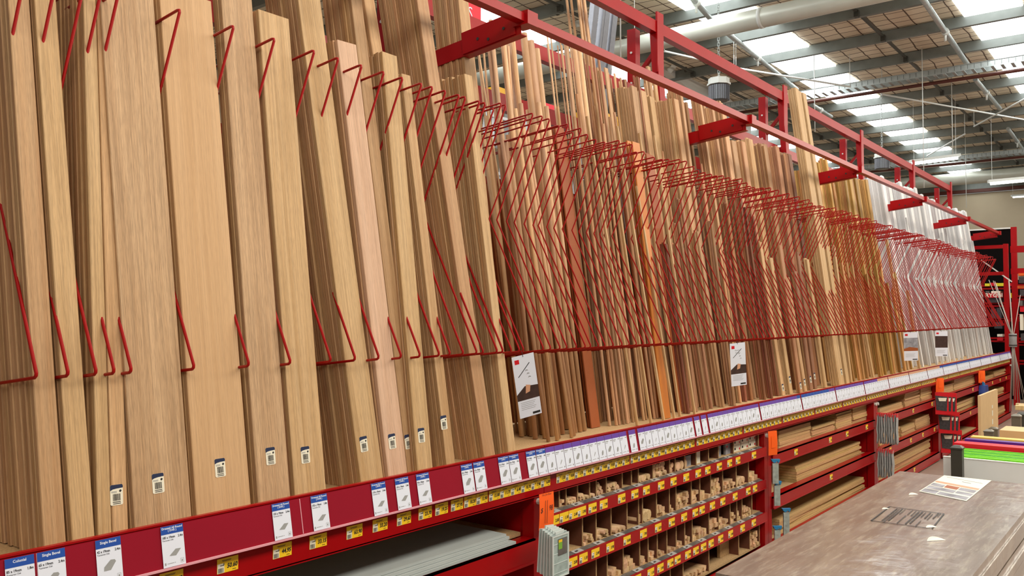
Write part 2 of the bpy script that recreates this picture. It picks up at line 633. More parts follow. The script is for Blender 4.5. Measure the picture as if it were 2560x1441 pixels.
def tray(px0, py0, X, x2, label):
    z = onX(px0, py0, X).z
    y0, y1 = -7, 12
    mb = MB()
    for sx in (0, 0.34):
        mb.box(X + sx, X + sx + 0.006, y0, y1, z, z + 0.11, 'steel')
        mb.box(X + sx - 0.012, X + sx + 0.018, y0, y1, z + 0.105, z + 0.112, 'steel')
    ob = mb.build('cable_tray')
    mb = MB()
    y = y0
    while y < y1:
        mb.box(X + 0.006, X + 0.34, y, y + 0.05, z + 0.004, z + 0.02, 'steel')
        y += 0.16
    r = mb.build('rung', ob)
    r['kind'] = 'stuff'
    mb = MB()
    y = y0
    while y < y1:
        mb.box(X - 0.003, X, y, y + 0.012, z + 0.02, z + 0.095, 'purlin')
        y += 0.11
    s = mb.build('slot', ob)
    s['kind'] = 'stuff'
    mb = MB()
    mb.tube([(X + 0.40, y0, z - 0.05), (X + 0.40, y1, z - 0.05)], 0.035, 'pipered', 8)
    tag(mb.build('sprinkler_pipe', None, True), 'dark reddish pipe running beside the ' + label[0], 'pipe')
    tag(ob, label[1], 'cable tray')


tray(2013, 239, 17.5, 0, ('nearer cable tray', 'nearer galvanised cable tray with slotted side crossing under the roof'))
tray(2400, 398, 27.0, 0, ('farther cable tray', 'farther galvanised cable tray low over the far wall'))

# round ducts
P = onX(1944, 36, 11.7)
mb = MB()
mb.tube([(11.7, -7, P.z), (11.7, 14, P.z)], 0.14, 'duct', 24)
d = mb.build('round_duct', None, True)
tag(d, 'large pale round duct crossing the top of the picture', 'duct')
mb = MB()
for y in (4.6, 7.4, 10.5):
    mb.tube([(11.7, y, P.z), (11.7, y + 0.05, P.z)], 0.148, 'whitesteel', 24)
mb.build('joint_band', d, True)
P = onX(2420, 446, 30.0)
mb = MB()
mb.tube([(30, -7, P.z), (30, 11, P.z)], 0.19, 'duct', 24)
d = mb.build('round_duct', None, True)
tag(d, 'pale round duct low in front of the far wall', 'duct')
mb = MB()
mb.tube([(29.5, -7, P.z + 0.42), (29.5, 11, P.z + 0.42)], 0.05, 'whitesteel', 10)
tag(mb.build('thin_pipe', None, True), 'thin white pipe just above the far round duct', 'pipe')

# sloping pipes with clamps under the purlins
for (a, b, lab) in (((1700, -40), (1790, 62), 'grey pipe passing behind the upper duct'),
                    ((1805, 72), (1992, 224), 'grey conduit pipe behind the top red beam'),
                    ((2302, -10), (2428, 175), 'thick grey pipe under the purlins at the upper right'),
                    ((2438, 198), (2500, 272), 'grey pipe continuing below the nearer cable tray'),
                    ((2520, 322), (2570, 392), 'grey pipe at the right edge of the picture'),
                    ((2030, 262), (2078, 292), 'short grey pipe just right of the tall timber bundle'),
                    ((2175, 365), (2218, 392), 'grey pipe beside the far pendant lamp')):
    z = ROOF - 0.235
    A, B = onZ(a[0], a[1], z), onZ(b[0], b[1], z - 0.02)
    mb = MB()
    mb.tube([A, B], 0.045, 'steel', 12)
    o = mb.build('conduit_pipe', None, True)
    tag(o, lab, 'pipe')
    mb = MB()
    Mm = A.lerp(B, 0.42)
    dd = (B - A).normalized() * 0.05
    mb.tube([Mm - dd, Mm + dd], 0.062, 'whitesteel', 12)
    mb.tube([Mm, Mm + Vector((0, 0, -0.16))], 0.02, 'whitesteel', 8)
    mb.build('pipe_clamp', o, True)

# thin white tie rods
for (a, b, lab) in (((1661, 128), (1835, 168), 'white tie rod behind the top red beam'),
                    ((1840, 170), (2125, 217), 'white tie rod running to the skylights'),
                    ((2205, 236), (2575, 302), 'long pale tie rod below the nearer cable tray'),
                    ((2435, 316), (2575, 240), 'pale tie rod crossing upward at the right edge'),
                    ((2318, 390), (2412, 335), 'pale tie rod above the hanging batten light')):
    mb = MB()
    mb.tube([onZ(*a, 6.1), onZ(*b, 6.08)], 0.018, 'whitesteel', 8)
    for q in (onZ(*a, 6.1), onZ(*b, 6.08)):
        mb.tube([q, Vector((q.x, q.y, ROOF + 0.01))], 0.006, 'whitesteel', 6)
    tag(mb.build('tie_rod', None, True), lab, 'rod')

# white rafter with haunch and brackets behind the rack
mb = MB()
A, B = onY(1395, -60, 8.2), onY(1870, 318, 8.2)
mb.beam(A, B, 0.16, 0.5, 'whitesteel')
ra = mb.build('portal_rafter')
tag(ra, 'white sloping steel rafter behind the upper timber rack', 'beam')
for (a, b) in (((1440, 60), (1610, 20)), ((1560, 120), (1600, 75)), ((1672, 178), (1722, 125))):
    mb = MB()
    mb.beam(onY(*a, 8.0), onY(*b, 7.9), 0.03, 0.11, 'whitesteel')
    mb.build('fly_brace', ra)
mb = MB()
for q in ((1390, 17), (1392, 35), (1712, 168), (1712, 178)):
    c = onY(*q, 7.85)
    mb.tube([c, c + Vector((0, -0.04, 0))], 0.03, 'postdark', 8)
mb.build('bolt', ra)

# pendant high-bay lamps


def highbay(px, ytop, ybot, T, ychain, label):
    top, bot = onT(px, ytop, T), onT(px, ybot, T)
    h = top.z - bot.z
    r = h * 0.42
    t = thing('pendant_lamp', (top.x, top.y, bot.z), label, 'lamp')
    mb = MB()
    mb.lathe([(0, 0), (r * 0.82, 0), (r * 0.95, h * 0.05), (r * 0.95, h * 0.66), (r * 0.6, h * 0.70), (0, h * 0.7)], 'dimple', 24)
    for j in range(28):
        a = 2 * math.pi * j / 28
        c = Vector((math.cos(a), math.sin(a), 0))
        mb.beam(c * r * 0.98 + Vector((0, 0, h * 0.04)), c * r * 0.98 + Vector((0, 0, h * 0.66)), 0.008, 0.02, 'alu')
    mb.build('finned_body', t)
    mb = MB()
    pts = []
    for k in range(8):
        a = math.pi / 8 + k * math.pi / 4
        pts.append((r * 1.18 * math.cos(a), r * 1.18 * math.sin(a)))
    mb.prism(pts, h * 0.70, h * 0.78, 'whitesteel')
    mb.prism([(x * 0.9, y * 0.9) for x, y in pts], h * 0.78, h * 0.98, 'whitesteel')
    mb.build('white_housing', t)
    mb = MB()
    zc = ROOF - bot.z
    z = h * 0.98
    k = 0
    while z < zc:
        w = 0.016
        if k % 2:
            mb.tube([(-w, 0, z), (-w, 0, z + 0.05), (w, 0, z + 0.05), (w, 0, z), (-w, 0, z)], 0.004, 'steel', 4)
        else:
            mb.tube([(0, -w, z), (0, -w, z + 0.05), (0, w, z + 0.05), (0, w, z), (0, -w, z)], 0.004, 'steel', 4)
        z += 0.042
        k += 1
    mb.build('chain', t)


highbay(1797, 196, 254, 13.0, 26, 'finned grey pendant lamp with white cap hanging on a chain behind the rack')
highbay(2205, 384, 424, 19.0, 340, 'farther dark pendant lamp just above the white boards')


def batten(A, B, label, wires=True, r=0.035):
    A, B = Vector(A), Vector(B)
    t = thing('batten_light', A.lerp(B, 0.5), label, 'light')
    A, B = A - t.location, B - t.location
    mb = MB()
    mb.beam(A, B, 0.13, 0.06, 'whitesteel')
    mb.build('housing', t)
    mb = MB()
    d = (B - A).normalized()
    mb.tube([A + d * 0.05 - Vector((0, 0, 0.055)), B - d * 0.05 - Vector((0, 0, 0.055))], r, 'tube', 10)
    mb.build('lit_tube', t, True)
    if wires:
        mb = MB()
        for f in (0.08, 0.92):
            q = A.lerp(B, f)
            mb.tube([q, Vector((q.x, q.y, ROOF + 0.01 - t.location.z))], 0.004, 'whitesteel', 5)
        mb.build('suspension_wire', t)


batten(onT(2275, 404, 19.5), onT(2400, 388, 19.3), 'hanging batten light in front of the far ducts, left of two at right')
batten(onT(2470, 454, 20.0), onT(2600, 442, 19.7), 'lit batten light at the right edge in front of the beige wall')
batten(onT(1522, 150, 8.0), onT(1592, 184, 8.6), 'bright batten light seen just under the long red front rail', True, 0.05)
batten(onT(2528, 490, 30.0), onT(2580, 487, 29.8), 'small unlit looking batten far off on the beige wall', True, 0.02)
batten(onT(2030, 383, 12.0), onT(2062, 392, 12.2), 'small bright batten seen beside the tall timber bundle', False)

# drop wires
for (px, y0, y1, T) in ((1551, 8, 150, 9.0), (2305, 150, 470, 16.0), (2380, 285, 385, 18.0), (2415, 460, 520, 24.0), (2037, 285, 330, 16.0)):
    mb = MB()
    a, b = onT(px, y0, T), onT(px, y1, T)
    mb.tube([(a.x, a.y, ROOF + 0.01), (a.x, a.y, b.z)], 0.008, 'whitesteel', 5)
    tag(mb.build('drop_wire', None, True), 'thin white wire hanging down from the roof', 'wire', 'white wires hanging from the roof')

# ================================================================== THE TIMBER RACK
YF = 2.25
BX = [0.48 + 2.64 * k for k in range(7)]       # shelf posts
AX = [0.56 + 2.66 * k for k in range(7)]       # A frames
ZD = 1.05                                      # deck
rack = thing('timber_rack', (8.4, 2.8, 0), 'long red steel timber rack with arms, rails and lower shelves', 'rack')
INV = Matrix.Translation((-8.4, -2.8, 0))


def part(mb, name, smooth=False, parent=None):
    o = mb.build(name, parent or rack, smooth)
    if parent is None:
        o.matrix_parent_inverse = Matrix()
        o.location = (-8.4, -2.8, 0)
    return o


for i, x in enumerate(BX):
    for sx in ((-0.062, 0.002) if 0 < i < 6 else (-0.03,)):
        mb = MB()
        mb.box(x + sx, x + sx + 0.06, YF + 0.012, YF + 0.075, 0, 0.985, 'red')
        if i:
            mb.tube([(x + sx + 0.03, YF + 0.014, 0.86), (x + sx + 0.03, YF - 0.008, 0.86)], 0.014, 'whitesteel', 8)
        part(mb, 'front_post')
    mb = MB()
    mb.box(x - 0.05, x + 0.05, 3.22, 3.29, 0, 1.03, 'red')
    part(mb, 'rear_post')
    mb = MB()
    mb.box(x - 0.052, x - 0.046, YF + 0.08, 3.2, 0.05, 1.0, 'red')
    mb.box(x + 0.046, x + 0.052, YF + 0.08, 3.2, 0.05, 1.0, 'red')
    part(mb, 'side_panel')
for i in range(6):
    x0, x1 = BX[i] + 0.0, BX[i + 1] - 0.004
    mb = MB()
    mb.box(x0, x1, YF, YF + 0.012, 0.888, 1.10, 'red')
    mb.box(x0, x1, YF, YF + 0.05, 0.884, 0.892, 'red')
    mb.box(x0, x1, YF - 0.003, YF + 0.014, 1.097, 1.102, 'red')
    part(mb, 'front_beam')
    mb = MB()
    mb.hexa([(x0, 2.222, 0.984), (x1, 2.222, 0.984), (x1, 2.225, 0.984), (x0, 2.225, 0.984),
             (x0, 2.243, 1.094), (x1, 2.243, 1.094), (x1, 2.246, 1.094), (x0, 2.246, 1.094)], 'strip')
    mb.box(x0, x1, 2.216, 2.226, 0.978, 0.984, 'lip')
    c = part(mb, 'ticket_strip')
    for px in ((96, 752) if i == 0 else ()):
        xj = onY(px, 1300, 2.235).x
        mb = MB()
        mb.beam((xj, 2.2215, 0.986), (xj, 2.2425, 1.093), 0.0025, 0.0012, 'lip', up=Vector((0, -1, 0)))
        mb.build('strip_joint', c)
    mb = MB()
    mb.box(x0, x1, YF + 0.014, 3.2, ZD - 0.02, ZD, 'particle')
    part(mb, 'deck_board')
    mb = MB()
    mb.box(x0, x1, 3.3, 3.31, 0.0, 1.02, 'black')  # shade of the lower shelf interior is put into its black
    part(mb, 'back_panel')
    mb = MB()
    mb.box(x0, x1, 3.06, 3.075, 1.06, 2.42, 'mdfdark')  # added sheet, stands in for the dark gaps behind the timber
    part(mb, 'added_dark_backing')


def shelf(x0, x1, zt, zb, panel='particle'):
    mb = MB()
    mb.box(x0, x1, YF + 0.0, YF + 0.012, zb, zt, 'red')
    mb.box(x0, x1, YF, YF + 0.07, zt - 0.008, zt, 'red')
    mb.box(x0, x1, YF - 0.006, YF + 0.03, zb - 0.008, zb, 'red')
    part(mb, 'shelf_beam')
    mb = MB()
    mb.box(x0, x1, YF + 0.075, 3.2, zt - 0.03, zt - 0.012, panel)
    part(mb, 'shelf_panel')


shelf(BX[0] + 0.03, BX[1] - 0.065, 0.705, 0.61)
shelf(BX[0] + 0.03, BX[1] - 0.065, 0.30, 0.22)
for i in range(2, 6):
    a, b = BX[i] + 0.065, BX[i + 1] - 0.065
    shelf(a, b, 0.72, 0.65)
    shelf(a, b, 0.425, 0.35)
    shelf(a, b, 0.10, 0.02)
# bin bay: four shallow tiers
TIER = ((0.787, 0.735), (0.567, 0.515), (0.347, 0.295), (0.125, 0.07))
bx0, bx1 = BX[1] + 0.065, BX[2] - 0.065
for (zt, zb) in TIER:
    mb = MB()
    mb.box(bx0, bx1, YF - 0.004, YF + 0.008, zb, zt, 'red')
    mb.box(bx0, bx1, YF - 0.008, YF + 0.02, zb - 0.006, zb, 'red')
    part(mb, 'bin_front')
    mb = MB()
    mb.box(bx0, bx1, YF + 0.045, 3.2, zt - 0.01, zt + 0.004, 'particle')
    part(mb, 'shelf_panel')

# A frames, arms, long beams
for i, x in enumerate(AX):
    mb = MB()
    mb.box(x - 0.035, x + 0.035, 3.33, 3.395, 0, 3.93, 'red')
    mb.box(x - 0.045, x - 0.038, 3.325, 3.40, 0, 3.93, 'red')
    part(mb, 'rear_leg')
    mb = MB()
    mb.beam((x, 3.00, 1.06), (x, 3.175, 3.90), 0.085, 0.055, 'red')
    mb.box(x - 0.05, x + 0.05, 3.13, 3.145, 3.55, 4.02, 'red')
    part(mb, 'front_leg')
    for z in (2.1, 2.7, 3.3, 3.72):
        ya = 3.00 + 0.0616 * (z - 1.06)
        mb = MB()
        mb.beam((x, ya + 0.02, z), (x, 3.35, z - 0.18), 0.03, 0.03, 'red')
        part(mb, 'diagonal_brace')
    mb = MB()
    for k in range(7):
        z = 2.3 + k * 0.24
        mb.tube([(x - 0.048, 3.36, z), (x - 0.056, 3.36, z)], 0.009, 'whitesteel', 8)
    part(mb, 'bolt')
    if i >= 1:
        mb = MB()
        # channel arm: rises towards the aisle
        A, B = Vector((x, 3.12, 2.98)), Vector((x, 2.44, 3.055))
        mb.beam(A + Vector((-0.024, 0, 0)), B + Vector((-0.024, 0, 0)), 0.006, 0.085, 'red')
        mb.beam(A + Vector((0, 0, -0.04)), B + Vector((0, 0, -0.04)), 0.05, 0.005, 'red')
        mb.beam(A + Vector((0, 0, 0.04)), B + Vector((0, 0, 0.04)), 0.05, 0.005, 'red')
        mb.beam(Vector((x - 0.03, 2.80, 3.035)), Vector((x - 0.03, 2.47, 3.071)), 0.006, 0.11, 'red')
        arm = part(mb, 'support_arm')
        for q in (0.1, 0.2, 0.27):
            mb = MB()
            c = B + (A - B) * (q * 1.4) + Vector((-0.0345, 0, 0.012 if q != 0.2 else -0.01))
            mb.tube([c, c + Vector((-0.0012, 0, 0))], 0.008, 'ink', 10)
            mb.build('bolt_hole', arm)
        mb = MB()
        mb.box(x - 0.04, x + 0.04, 2.385, 2.475, 3.05, 3.115, 'red')
        part(mb, 'rail_bracket')
for i in range(len(AX) - 1):
    mb = MB()
    mb.box(AX[i] + 0.04, AX[i + 1] - 0.04, 2.405, 2.455, 3.063, 3.103, 'red')
    part(mb, 'front_rail')
for (nm, y0, y1, z0, z1) in (('top_beam', 3.14, 3.20, 3.86, 3.95), ('upper_beam', 3.20, 3.25, 3.32, 3.41), ('middle_beam', 3.20, 3.25, 2.92, 3.02), ('rear_beam', 3.09, 3.12, 2.42, 2.47)):
    for i in range(len(AX) - 1):
        mb = MB()
        mb.box(AX[i] + 0.05, AX[i + 1] - 0.05, y0, y1, z0, z1, 'red')
        part(mb, nm)

# ================================================================== WIRE DIVIDERS


def loop_mesh(dz=0.0, r=0.0041):
    pts = [(0.70, -0.080), (0.010, -0.001), (0.003, 0.004), (0.002, 0.012), (0.325, 0.635), (0.104, 1.108 + dz), (0.106, 1.115 + dz), (0.114, 1.117 + dz), (0.70, 1.055 + dz)]
    return MB().tube([(0, a, b) for a, b in pts], r, 'wire', 7).mesh('wire_divider', True)


lm = [loop_mesh(0, 0.0048), loop_mesh(0), loop_mesh(0.02), loop_mesh(-0.015)]
loops = []
for px in (91, 170, 240, 285, 328, 485, 622, 726, 827, 888, 947, 1003, 1050, 1098, 1125, 1158, 1192, 1208, 1243):
    loops.append(onY(px, 955 - 0.057 * (px - 88), 2.345).x)
for px, py in ((1212, 252), (1233, 262), (1252, 268), (1264, 276), (1312, 288), (1332, 295), (1354, 303), (1374, 306), (1398, 319), (1419, 325), (1432, 330), (1452, 333), (1470, 337), (1489, 347), (1511, 350), (1531, 361), (1549, 364), (1566, 370), (1581, 376), (1594, 376), (1611, 383), (1637, 392), (1656, 394), (1673, 402), (1687, 402), (1701, 409), (1715, 413), (1734, 420), (1748, 425), (1764, 430), (1778, 434), (1792, 439), (1809, 446), (1825, 450), (1845, 455)):
    loops.append(onY(px, py, 2.45).x)
loops = sorted(loops)
x = loops[-1]
while x < 16.35:
    x += 0.078 if R.random() < 0.86 else 0.15
    loops.append(x)
for i, x in enumerate(loops):
    far = x > 3.0
    o = link('wire_divider', lm[0] if not far else R.choice(lm[1:]), None,
             mat=Matrix.Translation((x, 2.345 + (R.uniform(-0.004, 0.004) if far else 0), 1.52)) @ Matrix.Rotation(R.gauss(0, 0.012) if far else 0, 4, 'Z'))
    zone = 0 if x < 3.0 else (1 if x < 5.9 else (2 if x < 8.5 else (3 if x < 10.7 else 4)))
    lab = ('red bent wire divider between the wide near boards',
           'red bent wire divider in front of the dowels and thin mouldings',
           'red bent wire divider in front of the mixed boards under the second arm',
           'red bent wire divider in front of the golden timber strips',
           'red bent wire divider in front of the white primed boards')[zone]
    tag(o, lab, 'divider', ('near wire dividers', 'dowel wire dividers', 'middle wire dividers', 'golden strip wire dividers', 'white board wire dividers')[zone])

# ================================================================== STANDING TIMBER
_bm = {}


def board_mesh(w, t, L, mat, kind='board'):
    key = (round(w, 3), round(t, 3), round(L, 2), mat, kind)
    if key in _bm:
        return _bm[key]
    w, t, L = key[:3]
    mb = MB()
    if kind == 'board':
        mb.bev(-w / 2, w / 2, -t / 2, t / 2, 0, L, mat, min(0.0022, t * 0.2))
        me = mb.mesh('timber_board')
    elif kind == 'round':
        mb.tube([(0, 0, 0), (0, 0, L)], w / 2, mat, 12)
        me = mb.mesh('dowel', True)
    elif kind == 'rounded':    # board with bullnosed top corners, as the primed skirting
        c = 0.02
        pts = [(-w / 2, 0), (w / 2, 0), (w / 2, L - c), (w / 2 - c * 0.3, L - c * 0.3), (w / 2 - c, L), (-w / 2 + c, L), (-w / 2 + c * 0.3, L - c * 0.3), (-w / 2, L - c)]
        mb.prism(pts, -t / 2, t / 2, mat, axis=1)
        me = mb.mesh('primed_board')
    elif kind == 'mould':      # half-round and bevelled section
        pts = [(-w / 2, t / 2), (-w / 2, -t * 0.1), (-w * 0.36, -t * 0.4), (-w * 0.1, -t / 2), (w * 0.2, -t * 0.44), (w * 0.3, -t * 0.2), (w / 2, -t * 0.15), (w / 2, t / 2)]
        mb.prism(pts[::-1], 0, L, mat)
        me = mb.mesh('moulding')
    _bm[key] = me
    return me


def sticker_mesh():
    mb = MB()
    w, h = 0.036, 0.056
    c = 0.003
    mb.prism([(-w / 2 + c, 0), (w / 2 - c, 0), (w / 2, c), (w / 2, h - c), (w / 2 - c, h), (-w / 2 + c, h), (-w / 2, h - c), (-w / 2, c)], -0.0004, 0, 'cream', axis=1)
    y = -0.0008
    pts = [(-w / 2, y, h - c), (-w / 2, y, h * 0.72), (-w * 0.3, y, h * 0.78), (0, y, h * 0.81), (w / 2, y, h * 0.825), (w / 2, y, h - c), (w / 2 - c, y, h), (-w / 2 + c, y, h)]
    mb.poly(pts, 'navy')
    x = -w * 0.3
    rr = random.Random(3)
    while x < w * 0.3:
        b = rr.choice((0.0008, 0.0014, 0.002))
        mb.poly([(x, y, h * 0.22), (x + b, y, h * 0.22), (x + b, y, h * 0.55), (x, y, h * 0.55)], 'ink')
        x += b + rr.choice((0.0007, 0.0012))
    for z, a, b in ((0.14, -0.32, 0.3), (0.06, -0.3, 0.32)):
        mb.poly([(w * a, y, h * z), (w * b, y, h * z), (w * b, y, h * (z + 0.035)), (w * a, y, h * (z + 0.035))], 'ink')
    for z in (0.66, 0.61):
        mb.poly([(-w * 0.42, y, h * z), (w * 0.02, y, h * z), (w * 0.02, y, h * (z + 0.025)), (-w * 0.42, y, h * (z + 0.025))], 'greyink')
    q = [(w * 0.30 + w * 0.1 * math.cos(a * 0.7), y, h * 0.68 + w * 0.1 * math.sin(a * 0.7)) for a in range(8)]
    mb.poly(q[::-1], 'ink')
    return mb.mesh('barcode_label')


STK = sticker_mesh()
ZB = ZD + 0.001


def stack(label, group, l, r, yref, hi, n, Yb=2.33, t=0.019, L=2.4, ytop=None, mat='oak', s=0.14, stickers=(), kind='board'):
    Pl, Pr, Ph = onLean(l, yref, Yb, s, ZB), onLean(r, yref, Yb, s, ZB), onLean(hi[0], hi[1], Yb, s, ZB)
    side = (Ph.x - Pr.x) / (Ph.z - Pr.z)
    w = Pr.x - Pl.x
    xb = (Pl.x + Pr.x) / 2 - side * (Pr.z - ZB)
    if ytop is not None:
        Pt = onLean(hi[0] - 8, ytop, Yb, s, ZB)
        L = (Pt.z - ZB) * math.sqrt(1 + s * s + side * side)
    pitch = t * math.sqrt(1 + s * s) + 0.0006
    for j in range(n):
        dx = 0 if j == 0 else R.uniform(-0.006, 0.004)
        LL = L + (0 if j == 0 else R.uniform(-0.006, 0.004))
        m = leanmat(xb + dx, Yb + t / 2 + j * pitch, ZB + t / 2 * s, s, side)
        mm = mat if (j == 0 or mat == 'oak') else 'oak'
        o = link('timber_board', board_mesh(w, t, LL, mm, kind), None, mat=m)
        tag(o, label if j == 0 else group[1], 'board', None if j == 0 else group[0])
        if j == 0:
            for k, (qx, qy) in enumerate(stickers):
                P = m.inverted() @ onLean(qx, qy, Yb, s, ZB)
                st = link('barcode_label', STK, o, (P.x, -t / 2 - 0.0006, P.z - 0.028))
                st['label'] = 'cream and navy barcode label'


stack('narrow oak board, leftmost whole board face in the picture', ('boards behind the leftmost face', 'oak board edges stacked at the far left behind the leftmost face'), 82, 137, 940, (73, 0), 18)
stack('narrow yellowish oak board second from the left', ('boards behind the second face', 'oak board behind the narrow yellowish second board'), 152, 208, 940, (140, 0), 9, mat='oakyellow')
stack('slim oak board left of the lowest barcode label', ('boards behind the slim face', 'oak board behind the slim board left of the lowest label'), 234, 268, 940, (240, 0), 14, mat='oakyellow')
stack('slim oak board with the lowest barcode label', ('boards behind the lowest label', 'oak board behind the slim board with the lowest label'), 270, 309, 940, (279, 0), 5, stickers=((291, 1238),))
stack('widest oak board, coarse grained with barcode label, left of centre left', ('boards behind the widest face', 'oak board edge behind the widest coarse grained board'), 313, 453, 940, (384, 0), 4, Yb=2.32, mat='oakcoarse', stickers=((395, 1209),))
stack('wide smooth oak board with barcode label and a dark grain line', ('boards behind the wide smooth face', 'oak board edge behind the wide smooth board'), 467, 602, 940, (528, 4), 4, ytop=2, mat='oaksmooth', stickers=((550, 1170),), s=0.145)
stack('wide oak board with grey streaks, between two wider gaps', ('boards behind the streaked face', 'oak board edge behind the board with grey streaks'), 622, 703, 940, (632, 25), 3, mat='oakcoarse', stickers=((676, 1141),))
stack('short straight grained oak board ending below the picture top', ('boards behind the short straight grained one', 'oak board edge behind the short straight grained board'), 715, 793, 940, (723, 59), 4, ytop=45, mat='oakyellow', stickers=((763, 1138),), s=0.135)
stack('tall pale oak board right of the dark open stack of edges', ('dark stack of board edges', 'oak board edge in the deep dark stack right of the short board'), 868, 925, 940, (801, 0), 10, Yb=2.345, mat='oakyellow', stickers=((909, 1111),))
stack('short pinkish oak board with barcode label', ('boards behind the pinkish one', 'short oak board edge behind the pinkish board'), 942, 990, 940, (892, 121), 5, ytop=113, mat='oakpink', stickers=((980, 1104),))
stack('tall oak board just right of the short pinkish one', ('tall boards behind the pinkish neighbour', 'tall oak board edge seen above the short pinkish board'), 991, 1019, 940, (905, 0), 9, Yb=2.36, stickers=((1020, 1105),))
stack('short oak board with the first sticker right of the pair of labels', ('short boards beside the pair', 'short oak board edge right of the pair of labels'), 1024, 1062, 940, (993, 147), 4, ytop=140, mat='oakyellow', stickers=((1053, 1089),))
stack('small short oak board carrying the rightmost barcode label', ('short boards at the rightmost label', 'short oak board edge behind the rightmost barcode label'), 1091, 1113, 940, (1027, 198), 5, ytop=192, stickers=((1109, 1057),))
stack('tall narrow board rising behind the short board with top at picture upper left', ('tall boards above the short ones', 'tall oak board edge standing behind the short boards'), 1062, 1088, 940, (936, 0), 6, Yb=2.46)
stack('tall narrow oak board in the stack before the last near one', ('stack before the last near one', 'narrow oak board edge in the stack before the last near one'), 1181, 1209, 940, (1070, 0), 13, Yb=2.37, t=0.018)
stack('pale narrow board at the right end of the near wide timber', ('last near stack', 'short narrow oak board edge in the last near stack'), 1249, 1268, 940, (1180, 190), 9, ytop=190, mat='oakyellow', s=0.135)
stack('tall narrow board behind the last short near stack', ('tall boards behind the last near stack', 'tall oak board edge behind the last short near stack'), 1236, 1262, 940, (1171, 0), 9, Yb=2.53, L=2.4)


def cluster(label, cat, group, x0, x1, ytop, n, Ya, Yb_, w, t, mat, kind='board', name='timber_board', s=0.135, jit=0.01, lj=0.05):
    Ya, Yb_ = Ya + 0.05, Yb_ + 0.05
    Ym = (Ya + Yb_) / 2
    P0, P1 = onLean(x0, ytop, Ym, s, ZB), onLean(x1, ytop, Ym, s, ZB)
    L = (P0.z + P1.z) / 2 - ZB
    X0, X1 = P0.x + w / 2, P1.x - w / 2
    pitch = (X1 - X0) / max(1, n - 1)
    rows = max(1, math.ceil(w * 1.15 / max(pitch, 1e-4)))
    for j in range(n):
        row = j % rows
        y = Ya + (Yb_ - Ya) * (row + R.random() * 0.3) / rows if rows > 1 else R.uniform(Ya, Yb_)
        LL = round(L * math.sqrt(1 + s * s) + R.uniform(-lj, lj), 2)
        mt = mat if isinstance(mat, str) else R.choice(mat)
        o = link(name, board_mesh(w, t, LL, mt, kind), None,
                 mat=leanmat(X0 + pitch * j, y, ZB + t * 0.07, s + R.uniform(-0.012, 0.012), R.gauss(0, jit), 0 if kind != 'round' else 0))
        tag(o, label, cat, group)


def cl(label, cat, x0, x1, ytop, n, *a, **k):
    cluster(label, cat, label.split(' ', 1)[1] + ' group', x0, x1, ytop, n, *a, **k)


cl('thin dowel leaning askew beside the last near stack', 'dowel', 1184, 1206, 96, 6, 2.62, 2.9, 0.012, 0.012, 'dowel', 'round', 'dowel', jit=0.03)
cl('slender dowel in the upright bunch left of the thick dowels', 'dowel', 1207, 1264, 84, 9, 2.62, 2.70, 0.024, 0.022, 'dowel', 'round', 'dowel')
cl('thick round dowel in the cluster under the first red arm', 'dowel', 1272, 1342, 95, 6, 2.62, 2.70, 0.042, 0.042, 'dowel', 'round', 'dowel', jit=0.006)
cl('very thin rod right of the thick dowels', 'dowel', 1374, 1414, 104, 9, 2.62, 2.72, 0.009, 0.009, 'dowel', 'round', 'dowel', jit=0.008)
cl('medium dowel between the thin rods and flat mouldings', 'dowel', 1410, 1452, 116, 4, 2.62, 2.70, 0.032, 0.032, 'dowel', 'round', 'dowel', jit=0.006)
cl('slim flat moulding right of the medium dowels', 'moulding', 1446, 1478, 128, 8, 2.62, 2.74, 0.018, 0.012, 'mould', 'mould', 'moulding')
cl('flat board tilting right of the slim mouldings', 'board', 1476, 1504, 180, 4, 2.6, 2.85, 0.040, 0.012, 'oak', jit=0.01)
cl('thin strip in the loose bunch before the dark strips', 'strip', 1518, 1553, 196, 8, 2.6, 2.85, 0.018, 0.009, 'dowel', 'board', 'timber_strip')
cl('reddish thin strip in the tight dark bunch', 'strip', 1554, 1594, 206, 11, 2.6, 2.85, 0.016, 0.010, ['redwood', 'mould'], 'board', 'timber_strip')
cl('square edged post board tall beside the dark strips', 'board', 1592, 1626, 192, 4, 2.6, 2.85, 0.042, 0.018, 'oak')
cl('pale thin batten far back above the front rail', 'batten', 1420, 1462, -30, 9, 2.95, 3.03, 0.02, 0.012, 'dowel', 'board', 'timber_batten', jit=0.004)
# filler pieces seen between the wires under the tall bunches
cl('short dowel low behind the wires beside the hanging brochure', 'dowel', 1215, 1350, 330, 22, 2.52, 2.80, 0.026, 0.026, 'dowel', 'round', 'dowel', jit=0.02, lj=0.2)
cl('long loose dowel slanting in front of the others', 'dowel', 1255, 1330, 300, 5, 2.44, 2.48, 0.020, 0.020, 'dowel', 'round', 'dowel', s=0.17, jit=0.02)
cl('wide orange brown panel strip nearer the thick dowels', 'panel strip', 1368, 1398, 330, 3, 2.56, 2.7, 0.09, 0.012, 'mdfdark', name='panel_strip', lj=0.02, jit=0.003)
cl('moulding packed behind the wires next to the orange brown strips', 'moulding', 1398, 1520, 345, 30, 2.5, 2.8, 0.020, 0.012, ['mould', 'dowel'], 'mould', 'moulding', lj=0.25)
cl('dark orange panel strip left of the bright orange one', 'panel strip', 1520, 1556, 362, 3, 2.55, 2.7, 0.11, 0.012, 'mdfdark', name='panel_strip', lj=0.02, jit=0.003)
cl('bright orange panel strip behind the wires', 'panel strip', 1556, 1590, 360, 3, 2.44, 2.55, 0.09, 0.012, 'mdf', name='panel_strip', lj=0.02, jit=0.003)
